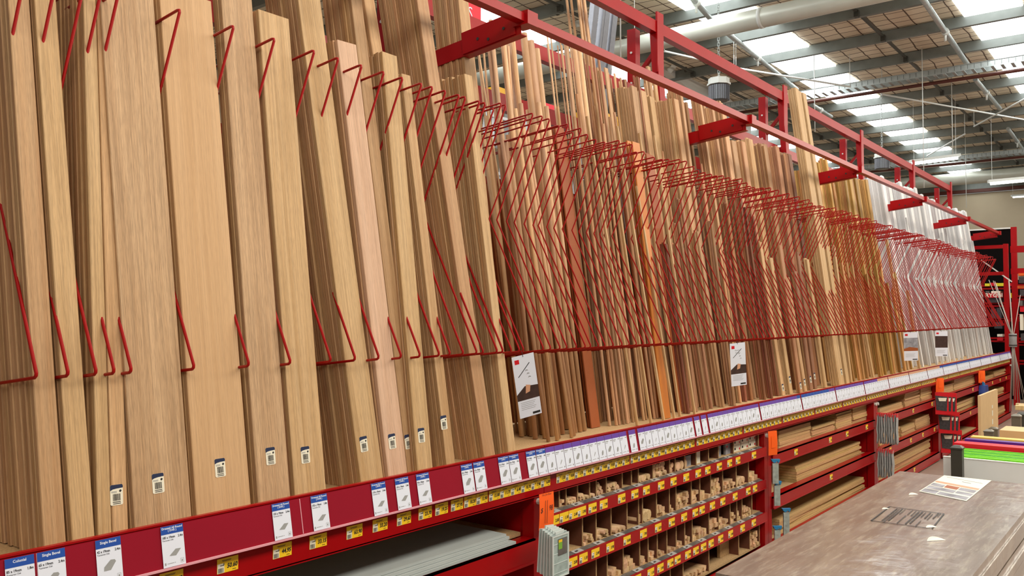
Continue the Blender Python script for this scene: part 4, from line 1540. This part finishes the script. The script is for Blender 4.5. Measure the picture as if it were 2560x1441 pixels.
def brochure(P, w, h, roll, yaw, lab, variant):
    t = thing('hanging_brochure', P, lab, 'brochure')
    t.matrix_world = Matrix.Translation(P) @ Matrix.Rotation(roll, 4, 'Y') @ Matrix.Rotation(yaw, 4, 'Z')
    mb = MB()
    mb.box(-w / 2, w / 2, -0.0015, 0, -h, 0, 'paper')
    mb.build('leaf', t)
    if variant != 3:
        mb = MB()
        mb.box(-w * 0.44, w * 0.5, 0.006, 0.0075, -h * 0.96, -0.01, 'cream')
        mb.build('rear_leaf', t)
    mb = MB()
    y = -0.0019
    mb.poly([(-w * 0.4, y, -h * 0.13), (-w * 0.2, y, -h * 0.13), (-w * 0.2, y, -h * 0.06), (-w * 0.4, y, -h * 0.06)], 'packred')
    mb.build('red_square', t)
    mb = MB()
    if variant in (0, 1):
        mb.poly([(-w / 2, y, -h * 0.72), (w / 2, y, -h * 0.72), (w / 2, y, -h * 0.52), (-w * 0.1, y, -h * 0.5), (-w / 2, y, -h * 0.62)], 'photodark')
        mb.poly([(-w * 0.1, y - 0.0002, -h * 0.62), (w * 0.1, y - 0.0002, -h * 0.60), (w * 0.16, y - 0.0002, -h * 0.50), (-w * 0.04, y - 0.0002, -h * 0.48)], 'tan')
        mb.beam((-w * 0.32, y, -h * 0.34), (w * 0.25, y, -h * 0.14), 0.001, 0.003, 'ink')
        for q in range(3):
            c = Vector((w * (0.08 + 0.05 * q), y, -h * (0.26 + 0.055 * q)))
            mb.tube([c + Vector((-0.006, 0, 0)), c + Vector((-0.002, 0, 0.004)), c + Vector((0.006, 0, 0.002))], 0.0016, 'greyink', 5)
    else:
        mb.poly([(-w / 2, y, -h * 0.66), (w / 2, y, -h * 0.66), (w / 2, y, -h * 0.2), (-w / 2, y, -h * 0.2)], 'photo' if variant == 2 else 'photodark')
        mb.poly([(-w / 2, y - 0.0002, -h * 0.66), (w / 2, y - 0.0002, -h * 0.66), (w / 2, y - 0.0002, -h * 0.56), (-w * 0.1, y - 0.0002, -h * 0.52), (-w / 2, y - 0.0002, -h * 0.58)], 'mdfdark' if variant == 2 else 'photodark')
    mb.build('picture', t)
    mb = MB()
    for q in range(5):
        z = -h * (0.76 + 0.028 * q)
        mb.poly([(-w * 0.38, y, z), (w * (0.3 - 0.05 * (q % 3)), y, z), (w * (0.3 - 0.05 * (q % 3)), y, z + h * 0.006), (-w * 0.38, y, z + h * 0.006)], 'greyink')
    mb.poly([(w * 0.1, y, -h * 0.975), (w * 0.44, y, -h * 0.975), (w * 0.44, y, -h * 0.94), (w * 0.1, y, -h * 0.94)], 'ink')
    mb.build('printed_lines', t)
    if variant == 1:
        link('title_lettering', text_mesh('Handrail', 0.014, 'greyink'), t, (0, -0.002, -h * 0.17))
        link('title_lettering', text_mesh('System', 0.014, 'greyink'), t, (0, -0.002, -h * 0.225))
    mb = MB()
    mb.tube([(0, -0.003, -0.008), (0, 0.0, 0.012), (0, 0.006, 0.014)], 0.0014, 'ink', 5)
    mb.build('hook', t)


brochure(onY(1306, 888, 2.333), 0.112, 0.285, math.radians(-13), -0.45, 'tilted brochure with wood blocks hanging below the wires by the first dowels', 0)
brochure(onY(1843, 858, 2.333), 0.125, 0.285, math.radians(-5), -0.5, 'white handrail brochure hanging below the wires in the middle distance', 1)
brochure(onY(2276, 831, 2.333), 0.15, 0.31, math.radians(-3), -0.95, 'brochure with kitchen photo hanging before the white boards', 2)
brochure(onY(2353, 828, 2.333), 0.15, 0.31, 0.0, -0.95, 'brochure with dark red photo, right of the kitchen photo one', 3)


def orange_tag(P, w, h, roll, lab, big=False, yaw=0.0):
    t = thing('sale_tag', P, lab, 'tag')
    t.matrix_world = Matrix.Translation(P) @ Matrix.Rotation(roll, 4, 'Y') @ Matrix.Rotation(yaw, 4, 'Z')
    mb = MB()
    n_ = 6
    for q in range(n_):   # slightly curled paper
        z0, z1 = -h * q / n_, -h * (q + 1) / n_
        y0, y1 = -0.004 * math.sin(q / n_ * 3.1), -0.004 * math.sin((q + 1) / n_ * 3.1)
        mb.hexa([(-w / 2, y1, z1), (w / 2, y1, z1), (w / 2, y1 + 0.0008, z1), (-w / 2, y1 + 0.0008, z1), (-w / 2, y0, z0), (w / 2, y0, z0), (w / 2, y0 + 0.0008, z0), (-w / 2, y0 + 0.0008, z0)], 'orange')
    mb.build('paper', t)
    if big:
        link('handwriting', text_mesh('For Jim Now', 0.013, 'ink', shear=0.2), t, (0, -0.003, -h * 0.04))
        link('handwriting', text_mesh('$', 0.030, 'ink', shear=0.2), t, (-w * 0.37, -0.0055, -h * 0.46))
        link('handwriting', text_mesh('98', 0.034, 'ink', shear=0.2, squeeze=0.8), t, (w * 0.26, -0.0055, -h * 0.44))
        mb = MB()
        for xx in (-0.013, 0.002):
            mb.beam((xx, -0.0058, -h * 0.20), (xx - 0.002, -0.0058, -h * 0.84), 0.0008, 0.0016, 'ink', up=Vector((1, 0, 0)))
        mb.build('pen_stroke', t)
    else:
        mb = MB()
        mb.poly([(-w * 0.2, -0.006, -h * 0.7), (w * 0.2, -0.006, -h * 0.7), (w * 0.2, -0.006, -h * 0.2), (-w * 0.2, -0.006, -h * 0.2)], 'orange')
        mb.build('fold', t)


orange_tag(onY(1366, 1233, 2.215), 0.108, 0.155, 0.02, 'orange paper tag with handwritten price hanging left of the bins', True)
orange_tag(onY(1931, 1078, 2.22), 0.075, 0.165, -0.03, 'orange tag hanging on the post right of the bins', yaw=-0.5)
orange_tag(onY(2349, 946, 2.22), 0.10, 0.16, -0.02, 'orange tag on the post between the second and third open bay', yaw=-0.8)
orange_tag(onY(2454, 927, 2.22), 0.10, 0.17, 0.0, 'orange tag on the farthest post above the blue pack', yaw=-0.8)

# translucent organiser cases hanging left of the bins: five, one behind another along the aisle
A = onY(1398, 1330, 2.075)
CXX = onY(1398, 1330, 2.075).x
for k in range(5):
    t = thing('organiser_case', (A.x - 0.012 - 0.026 * k, 2.125 - 0.0 * k, A.z - 0.19), ('front', 'second', 'third', 'fourth', 'rearmost')[k] + ' translucent plastic organiser case hanging under the orange price tag', 'case', None, rz=0.0)
    t.matrix_world = Matrix.Translation((CXX + 0.004 * k, 2.075 + 0.019 * k, A.z - 0.187 + 0.002 * k)) @ Matrix.Rotation(math.radians(1.5 * k), 4, 'Y')
    w, h, d = 0.118, 0.178, 0.014
    mb = MB()
    mb.box(-w / 2, w / 2, -d / 2, d / 2, 0, h, 'case')
    mb.build('body', t)
    mb = MB()
    for (a, b, c, e) in ((-w / 2, w / 2, 0, 0.007), (-w / 2, w / 2, h - 0.007, h), (-w / 2, -w / 2 + 0.007, 0.0072, h - 0.0072), (w / 2 - 0.007, w / 2, 0.0072, h - 0.0072)):
        mb.box(a - 0.001, b + 0.001, -d / 2 - 0.002, -d / 2 + 0.003, c, e, 'caseedge')
        mb.box(a - 0.001, b + 0.001, d / 2 - 0.003, d / 2 + 0.002, c, e, 'caseedge')
    for q in range(4):
        mb.box(-w / 2 + 0.01, w / 2 - 0.01, -d / 2 - 0.0014, -d / 2, 0.02 + q * 0.04, 0.022 + q * 0.04, 'caseedge')
    mb.build('rim', t)
    mb = MB()
    mb.box(-0.03, 0.03, -0.003, 0.003, h, h + 0.012, 'caseedge')
    mb.build('handle', t)
    if k == 0:
        mb = MB()
        mb.box(-0.02, 0.045, -d / 2 - 0.0024, -d / 2 - 0.0015, h * 0.52, h * 0.90, 'greycard')
        lb = mb.build('label', t)
        mb = MB()
        mb.box(-0.018, 0.008, -d / 2 - 0.0030, -d / 2 - 0.0024, h * 0.66, h * 0.87, 'casegreen')
        mb.build('green_patch', lb)
        mb = MB()
        mb.box(-0.018, 0.008, -d / 2 - 0.0032, -d / 2 - 0.003, h * 0.82, h * 0.88, 'yellow')
        mb.build('yellow_patch', lb)

# blue-topped clear packs
for k, (px, py, hh) in enumerate(((1938, 1145, .17), (1942, 1200, .17), (1965, 1268, .20), (1943, 1312, .16))):
    P = onY(px, py, 2.20)
    t = thing('blister_pack', P, ('upper', 'second', 'third', 'lowest')[k] + ' clear blister pack with blue top hanging right of the bins', 'pack', None, -0.8)
    w = 0.062
    mb = MB()
    mb.prism([(-w / 2, -0.01), (w / 2, -0.01), (w * 0.36, -0.035), (w * 0.15, -0.022), (-w * 0.1, -0.034), (-w * 0.36, -0.028)], -0.012, 0.012, 'bluepack', axis=1)
    mb.build('blue_header', t)
    mb = MB()
    for q in range(3):
        mb.box(-w / 2 + q * 0.012, w / 2 - 0.02 + q * 0.008, -0.03 + q * 0.02, -0.018 + q * 0.02, -hh + 0.008 * q, -0.035, 'blister')
    mb.build('clear_body', t)

# grey glove bundles
for (px, py, n_, hh, lab) in ((2204, 1036, 9, 0.27, 'upper bundle'), (2206, 1126, 7, 0.25, 'lower bundle')):
    P = onY(px, py, 2.19)
    for k in range(n_):
        x = P.x + 0.006 * math.sin(k * 2.0)
        yy = 2.225 - 0.021 * k
        prof = [(0.003, 0), (0.010, -0.04), (0.013, -hh * 0.5), (0.010, -hh * 0.7), (0.012, -hh * 0.92), (0.004, -hh)]
        mb = MB()
        kk = mb.mat('glove')
        rings = []
        for r_, z in prof:
            ring = []
            for j in range(8):
                a = j * math.pi / 4
                ring.append((0.05 * math.cos(a) * (0.6 + 9 * r_), 0.62 * r_ * math.sin(a) + 0.004 * math.sin(z * 40 + k * 1.7), z))
            rings.append(ring)
        i0 = len(mb.v)
        for ring in rings:
            mb.v += ring
        for i in range(len(rings) - 1):
            for j in range(8):
                q = i0 + i * 8
                mb.f.append((q + j, q + (j + 1) % 8, q + 8 + (j + 1) % 8, q + 8 + j))
                mb.mi.append(kk)
        mb.f.append(tuple(i0 + (len(rings) - 1) * 8 + j for j in range(8)))
        mb.mi.append(kk)
        o = mb.build('work_glove', None, True)
        o.location = (x, yy, P.z)
        tag(o, 'grey work glove in the %s hanging on the post' % lab, 'glove', lab + ' of grey gloves')
        mb = MB()
        mb.box(-0.03, 0.03, -0.004, 0.004, -0.02, 0.012, 'packred')
        mb.build('red_cuff', o)

# red packs hanging on the farther post
for k, (px, py, hh) in enumerate(((2352, 982, 0.25), (2360, 1030, 0.25), (2366, 1075, 0.27))):
    for j in range(3):
        P = onY(px + 4 * j, py, 2.17)
        t = thing('glove_pack', (P.x + 0.02 * (2 - j), P.y - 0.03 * j, P.z), '%s red pack with dark picture in the %s hanging row' % (('rear', 'middle', 'front')[j], ('top', 'middle', 'bottom')[k]), 'pack', None, -1.1)
        mb = MB()
        mb.box(-0.07, 0.07, -0.006, 0.004, -hh, 0, 'packred')
        mb.build('red_card', t)
        mb = MB()
        mb.prism([(-0.06, -hh * 0.8), (0.05, -hh * 0.85), (0.06, -hh * 0.2), (-0.07, -hh * 0.15)], -0.010, -0.006, 'packdark', axis=1)
        mb.prism([(-0.03, -hh * 0.4), (0.04, -hh * 0.4), (0.05, -hh * 0.25), (-0.04, -hh * 0.25)], -0.012, -0.010, 'cream', axis=1)
        mb.build('dark_picture', t)
P = onY(2457, 960, 2.215)
t = thing('blue_pack', P, 'dark blue pack hanging below the farthest orange tag', 'pack')
mb = MB()
mb.prism([(-0.1, -0.02), (0.1, -0.02), (0.14, -0.12), (0.13, -0.30), (-0.13, -0.30), (-0.14, -0.12)], -0.05, 0.03, 'navyblue', axis=1)
mb.build('body', t)
mb = MB()
mb.box(-0.05, 0.05, -0.02, 0.0, -0.02, 0.03, 'bluepack')
mb.build('top_tab', t)

# ================================================================== FOREGROUND: WRAPPED TIMBER TOPS
ZT = 0.91
c1 = onZ(1768, 1428, ZT)
c2 = onZ(2250, 1178, ZT)
x0, x1 = c1.x, c2.x
ya, yb = 0.505, c2.y
th = 0.032
me = None
for k in range(14):
    mb = MB()
    if me is None:
        mb.box(0, x1 - x0, 0, yb - ya, 0, th - 0.001, 'bench')
        me = mb.mesh('timber_benchtop')
    dy = 0 if k == 0 else R.uniform(-0.02, 0.004)
    gap = 0 if k < 2 else 0.008 * (k // 3)
    o = link('timber_benchtop', me, None, (x0 + (0 if k == 0 else R.uniform(0, 0.02)), ya + dy, ZT - th * (k + 1) - gap))
    tag(o, 'topmost film wrapped brown timber benchtop in the foreground pile' if k == 0 else 'wrapped brown timber benchtop lower in the foreground pile', 'benchtop', None if k == 0 else 'lower benchtops in the pile')
    if k == 0:
        top = o
pz = ZT - th * 14 - 0.04
t = thing('pallet', (x0 + 0.1, ya + 0.02, 0), 'wooden pallet stack under the pile of benchtops', 'pallet')
for j in range(3):
    mb = MB()
    mb.box(0, 1.9, 0.02 + j * 0.24, 0.10 + j * 0.24, 0, pz - 0.03, 'palepine')
    mb.build('bearer', t)
mb = MB()
for j in range(9):
    mb.box(j * 0.22, j * 0.22 + 0.12, 0.0, 0.58, pz - 0.03, pz - 0.008, 'palepine')
mb.build('deck_slat', t)


def ontop(pts, dz=0.0):
    return [onZ(a, b, ZT + 0.0006 + dz) - top.location for a, b in pts]


mb = MB()
mb.poly(ontop([(2297, 1229), (2416, 1253.5), (2479, 1202), (2360, 1189)]), 'cream')
lab_ = mb.build('printed_label', top)
mb = MB()


def quad(u0, u1, v0, v1, m_, dz=0.0004):
    P00, P10, P11, P01 = ontop([(2297, 1229), (2416, 1253.5), (2479, 1202), (2360, 1189)], dz)
    # true rectangle on the benchtop: u across, v towards the far end
    o_, U, V = P00, P10 - P00, P01 - P00
    f = lambda u, v: o_ + U * u + V * v
    mb.poly([f(u0, v0), f(u1, v0), f(u1, v1), f(u0, v1)], m_)


for (a, b, c, d, m_) in ((0.02, 0.34, 0.03, 0.2, 'photo'), (0.36, 0.97, 0.04, 0.18, 'photo'), (0.02, 0.62, 0.22, 0.36, 'photo'), (0.64, 0.97, 0.24, 0.36, 'photo'),
                         (0.02, 0.30, 0.38, 0.52, 'photo'), (0.32, 0.60, 0.40, 0.54, 'mdfdark'), (0.62, 0.96, 0.40, 0.54, 'photo'), (0.02, 0.97, 0.57, 0.66, 'tan'), (0.5, 0.7, 0.82, 0.85, 'greyink'), (0.1, 0.9, 0.93, 0.95, 'greyink')):
    quad(a, b, c, d, m_)
mb.build('printed_pictures', lab_)
mb = MB()
fr = [(2178, 1302), (2224, 1267), (2360, 1285), (2330, 1322)]
Q = ontop(fr, 0.0006)
for j in range(4):
    mb.beam(Q[j], Q[(j + 1) % 4], 0.005, 0.0006, 'ink')
o = mb.build('printed_frame', top)
mb = MB()
o_, U, V = Q[0], Q[3] - Q[0], Q[1] - Q[0]
rr = random.Random(9)
for (u, v0, v1, w) in ((0.16, 0.05, 0.93, 2.2), (0.205, 0.0, 0.9, 1.6), (0.25, 0.1, 0.95, 2.2), (0.30, 0.55, 0.95, 1.2), (0.42, 0.02, 0.55, 1.8), (0.43, 0.6, 0.95, 1.4), (0.50, 0.55, 0.92, 1.6),
                       (0.555, 0.04, 0.9, 2.4), (0.61, 0.1, 0.93, 2.2), (0.67, 0.55, 0.9, 1.6), (0.73, 0.0, 0.35, 1.5), (0.745, 0.5, 0.92, 2.0), (0.80, 0.45, 0.85, 1.4), (0.87, 0.55, 0.97, 1.8), (0.91, 0.7, 0.97, 1.2)):
    v = v0 + 0.02
    while v < v1:
        v2 = min(v1, v + rr.uniform(0.05, 0.13))
        f = lambda a, b: o_ + U * a + V * b + Vector((0, 0, 0.0004))
        hw = 0.0062 * w
        mb.poly([f(u - hw, v), f(u + hw, v), f(u + hw, v2), f(u - hw, v2)], 'ink')
        v = v2 + 0.012
tl = mb.build('printed_text_line', o)
tl['kind'] = 'stuff'
for (a, b, s_, lab2) in ((2284, 1238, 1.3, 'leftmost'), (2214, 1274, 0.9, 'frame corner'), (2329, 1320, 1.3, 'lower frame corner'), (2341, 1353, 2.0, 'nearest')):
    P = onZ(a, b, ZT) - top.location
    mb = MB()
    w = 0.0095 * s_
    pts = []
    for j in range(9):
        u = j / 8 * 2 - 1
        pts.append((u * w * 1.4, (1 - u * u) * w * 0.7))
    i0 = len(mb.v)
    for (u, hgt) in pts:
        mb.v.append((P.x + u, P.y - u * 0.9, P.z + 0.0008))
        mb.v.append((P.x + u + 0.2 * hgt, P.y - u * 0.9 + 0.3 * hgt, P.z + 0.001 + hgt * 0.45))
        mb.v.append((P.x + u + 0.8 * hgt, P.y - u * 0.9 + 1.1 * hgt, P.z + 0.001 + hgt * 0.75))
    kk = mb.mat('tear')
    for j in range(8):
        for q in range(2):
            a_ = i0 + j * 3 + q
            mb.f.append((a_, a_ + 3, a_ + 4, a_ + 1))
            mb.mi.append(kk)
    mb.build('torn_film', top, True)

# white board rack, posts and coloured sheets beyond


def xsheet(pl, X, z1, dx, mat, lab, name='coloured_sheet', Y1=0.25, group=None, z0=0.12):
    Y0 = onX(pl, 1150, X).y
    mb = MB()
    mb.box(0, dx, Y1 - Y0, 0, 0, z1 - z0, mat)
    o = mb.build(name)
    o.location = (X, Y0, z0)
    tag(o, lab, 'sheet', group)
    return o


o = xsheet(2358, 6.0, 0.785, 0.02, 'board', 'large pale blue grey board standing on edge beyond the benchtops', 'display_board', z0=0.0)
mb = MB()
mb.box(-0.002, 0.022, -0.8, 0.0, 0.785, 0.79, 'whitegloss')
mb.build('white_top_edge', o)
for k in range(7):
    xsheet(2392 - k * 0, 6.05 + 0.036 * k, 0.795 + 0.003 * k, 0.028, ('lime', 'lime', 'green', 'lime', 'green', 'lime', 'green')[k], 'bright green sheet standing on edge behind the pale board', group='green sheets', z0=0.0)
xsheet(2385, 6.32, 0.838, 0.12, 'redsheet', 'thick bright red sheet standing behind the green ones', z0=0.0)
xsheet(2412, 6.48, 0.848, 0.07, 'violet', 'violet sheet standing behind the red one', z0=0.0)
xsheet(2427, 6.60, 0.852, 0.09, 'yellowsheet', 'yellow sheet standing behind the violet one', z0=0.0)
xsheet(2500, 7.05, 0.858, 0.30, 'ply', 'pale plywood block top at the right behind the yellow sheet', 'plywood_sheet', z0=0.0)


def post(px, py, T, w, mat, lab):
    P = onT(px, py, T)
    t = thing('capped_post', (P.x, P.y, 0), lab, 'post')
    h = P.z
    mb = MB()
    mb.box(-w / 2, w / 2, -w / 2, w / 2, 0, h - w * 0.28, mat)
    mb.build('shaft', t)
    mb = MB()
    a = w / 2 + 0.004
    mb.box(-a, a, -a, a, h - w * 0.35, h - w * 0.2, mat)
    z0, z1, b = h - w * 0.2, h, w * 0.3
    mb.hexa([(-a, -a, z0), (a, -a, z0), (a, a, z0), (-a, a, z0), (-b, -b, z1), (b, -b, z1), (b, b, z1), (-b, b, z1)], mat)
    mb.build('cap', t)


post(2393, 1114, 5.32, 0.062, 'postdark', 'dark capped post in front of the pale blue grey board')
post(2472, 1074, 7.3, 0.066, 'postgrey', 'grey green capped post standing before the tan panel, left one')
post(2484, 1068, 7.9, 0.066, 'postgrey', 'grey green capped post standing before the tan panel, right one')
post(2541, 1036, 7.4, 0.068, 'postgrey', 'grey capped post at the right edge before the pine studs, left one')
post(2556, 1031, 7.7, 0.085, 'postdark', 'dark capped post at the right edge before the pine studs, right one')
A, B = onY(2451, 985, 1.42), onY(2494, 973, 1.42)
mb = MB()
mb.box(0, B.x - A.x, 0, 0.022, 0, B.z, 'ply')
o = mb.build('upright_panel')
o.location = (A.x, 1.42, 0)
tag(o, 'tall tan panel standing upright beyond the coloured sheets', 'panel')
mb = MB()
q = onY(2481, 1040, 1.42)
for k, (dz, hh) in enumerate(((0.0, 0.05), (-0.08, 0.05), (0.07, 0.03), (-0.14, 0.02))):
    mb.poly([(q.x - A.x - 0.03, -0.001, q.z + dz), (q.x - A.x + 0.03, -0.001, q.z + dz), (q.x - A.x + 0.03, -0.001, q.z + dz + hh), (q.x - A.x - 0.03, -0.001, q.z + dz + hh)], 'cream')
mb.build('printed_mark', o)
# pine studs at the right edge
sx = onT(2515, 1050, 8.6)
for row in range(7):
    z = 0.28 + row * 0.082
    for j in range(3 if row % 2 == 0 else 1):
        mb = MB()
        mb.bev(-0.04, 0.04, -0.023, 0.023, 0, 0.9, 'palepine', 0.003)
        me = mb.mesh('pine_stud')
        off = R.uniform(-0.03, 0.06) - (0.05 if row % 2 else 0)
        o = link('pine_stud', me, None, mat=Matrix.Translation((sx.x + 0.10 * j + (0.02 if row % 2 else 0), sx.y - 0.02 - row * 0.012 + off * 0.5 - 0.0, z)) @ Matrix.Rotation(math.radians(90), 4, 'X'))
        tag(o, 'pale pine stud stacked crosswise at the right edge of the picture', 'timber', 'pine studs at the right edge')
mb = MB()
mb.box(sx.x - 0.1, sx.x + 0.35, sx.y - 0.85, sx.y - 0.1, 0, 0.235, 'palepine')
tag(mb.build('timber_bearer'), 'low timber block under the pine studs at the right edge', 'timber')

# bundle of thin rods in a grey sleeve
T = 13.3
c = onT(2532.5, 868, T)
t = thing('rod_sleeve', c, 'grey sleeve tube strapped to the far rack end', 'tube')
mb = MB()
mb.lathe([(0.0, 0), (0.052, 0), (0.056, 0.01), (0.053, 0.10), (0.056, 0.195), (0.052, 0.205), (0.04, 0.205)], 'sock', 16)
mb.build('sleeve', t, True)
mb = MB()
for z in (0.02, 0.17):
    mb.lathe([(0.058, z), (0.058, z + 0.015)], 'ink', 16)
mb.build('black_band', t, True)
cm = onT(2532.5, 850, T)
for k, (ax, ay, bx, by) in enumerate(((2492, 702, 2545, 1010), (2496, 703, 2538, 1000), (2481, 700, 2552, 1015), (2531, 697, 2533, 990), (2560, 738, 2524, 1030), (2500, 712, 2560, 1010), (2528, 800, 2528, 1000), (2538, 800, 2570, 1030))):
    A, B = onT(ax, ay, T + 0.1), onT(bx, by, T)
    A.y += 0.05
    mb = MB()
    mb.tube([A, cm + Vector((0.006 * (k % 3) - 0.006, 0.004 * k - 0.014, 0)), B], 0.009 if k == 3 else 0.005, 'rod', 7)
    tag(mb.build('thin_rod', None, True), 'thin pale rod gathered in the grey sleeve at the far right', 'rod', 'rods in the grey sleeve')

# ================================================================== FAR TOOL RACKS
t = thing('tool_rack', (19, 2.6, 0), 'tall red tool rack with dark back at the far right end', 'rack')


def tpart(mb, name):
    o = mb.build(name, t)
    o.location = (-19, -2.6, 0)
    return o


for (px, py, T, w) in ((2514, 610, 15.2, 0.075), (2534, 568, 16.2, 0.095), (2520, 640, 18.6, 0.07)):
    P = onT(px, py, T)
    mb = MB()
    mb.box(P.x - 0.03, P.x + 0.05, P.y - w / 2, P.y + w / 2, 0, P.z, 'red')
    tpart(mb, 'upright')
xb = 19.9
ztop = onX(2440, 577, xb).z
mb = MB()
mb.box(xb, xb + 0.02, 2.62, 4.2, 0, ztop, 'black')
mb.box(xb, xb + 0.02, 0.8, 2.62, 0, onX(2550, 700, xb).z, 'black')
tpart(mb, 'back_mesh')
mb = MB()
mb.box(xb - 0.02, xb + 0.02, 2.62, 4.2, ztop, ztop + 0.03, 'whitesteel')
tpart(mb, 'top_cable')
for (py, y0, y1, X, h, m_) in ((617, 2.42, 3.4, 16.9, 0.06, 'red'), (684, 2.42, 3.4, 16.9, 0.06, 'red'), (718, 2.3, 3.9, 18.8, 0.09, 'red'), (762, 2.3, 3.9, 18.8, 0.09, 'red'),
                               (800, 2.3, 3.9, 18.8, 0.06, 'red'), (850, 2.3, 3.9, 18.8, 0.09, 'red'), (905, 2.3, 3.9, 18.8, 0.09, 'red'),
                               (623, 0.6, 2.4, 17.6, 0.12, 'red'), (678, 0.6, 2.4, 17.6, 0.10, 'red'), (718, 0.6, 2.3, 17.6, 0.05, 'orangebox'), (745, 0.6, 2.3, 17.6, 0.09, 'red'), (790, 0.6, 2.3, 17.6, 0.06, 'red'), (860, 0.6, 2.3, 17.6, 0.06, 'red')):
    z = onX(2500 if y1 > 2.5 else 2552, py, X).z
    mb = MB()
    mb.box(X, X + 0.03, y0, y1, z - h / 2, z + h / 2, m_)
    if m_ == 'red' and h < 0.1 and X > 17:
        mb.box(X, X + 0.6, y0, y1, z - 0.01, z + 0.01, 'red')
    tpart(mb, 'shelf_beam')
mb = MB()
mb.beam(onX(2452, 650, 17.2), onX(2530, 705, 17.2), 0.01, 0.02, 'whitesteel')
tpart(mb, 'tie_wire')
# goods on the tool rack
gi = 0
for (px0, px1, py0, py1, m_, lab) in (
        (2462, 2474, 709, 716, 'limebox', 'yellow green box left on the upper tool shelf'), (2477, 2489, 707, 715, 'packred', 'red box on the upper tool shelf'),
        (2490, 2508, 708, 716, 'limebox', 'long yellow green box on the upper tool shelf'), (2521, 2528, 708, 716, 'packred', 'small red box right on the upper tool shelf'),
        (2464, 2473, 728, 738, 'greycard', 'grey box on the second tool shelf'), (2478, 2500, 728, 733, 'cream', 'cream box above the lettered box'),
        (2470, 2503, 745, 757, 'packdark', 'dark box below the lettered box'), (2520, 2530, 733, 745, 'limebox', 'yellow box behind the upright rods'),
        (2478, 2490, 772, 796, 'packdark', 'dark box on the third tool shelf'), (2492, 2503, 770, 798, 'packdark', 'second dark box on the third tool shelf'),
        (2486, 2505, 806, 822, 'packdark', 'dark box on the fourth tool shelf'), (2493, 2506, 836, 842, 'cream', 'cream box on the low tool shelf'), (2493, 2507, 844, 852, 'packred', 'red box on the low tool shelf')):
    A, B = onX(px0, py1, 18.75), onX(px1, py0, 18.75)
    mb = MB()
    mb.box(18.75, 19.1, B.y, A.y, A.z, B.z, m_)
    tag(mb.build('product_box'), lab, 'box')
for (px0, px1, py0, py1, m_, lab) in (
        (2546, 2570, 683, 690, 'orangebox', 'orange tool case at the right edge, upper'), (2547, 2570, 692, 708, 'packdark', 'dark boxed tool with orange print at the right edge'),
        (2550, 2570, 724, 740, 'packdark', 'black box at the right edge below the orange shelf line'), (2547, 2556, 752, 765, 'greycard', 'grey printed box at the right edge'),
        (2550, 2570, 768, 780, 'packred', 'red printed box at the right edge'), (2550, 2557, 786, 826, 'cream', 'tall white box at the right edge'), (2552, 2570, 835, 852, 'packdark', 'dark box low at the right edge')):
    A, B = onX(px0, py1, 17.5), onX(px1, py0, 17.5)
    mb = MB()
    mb.box(17.5, 17.8, B.y, A.y, A.z, B.z, m_)
    tag(mb.build('product_box'), lab, 'box')
A, B = onX(2468, 745, 18.7), onX(2502, 733, 18.7)
mb = MB()
mb.box(0, 0.3, B.y - A.y, 0, 0, B.z - A.z, 'packred')
o = mb.build('tool_box')
o.location = (18.7, A.y, A.z)
tag(o, 'dark red box with pale capital lettering on the second tool shelf', 'box')
tm = link('lettering', text_mesh('RYOBI', 0.105, 'cream', bold=0.002), o, mat=Matrix.Translation((-0.004, (B.y - A.y) / 2, (B.z - A.z) / 2)) @ Matrix.Rotation(math.radians(-90), 4, 'Z'))
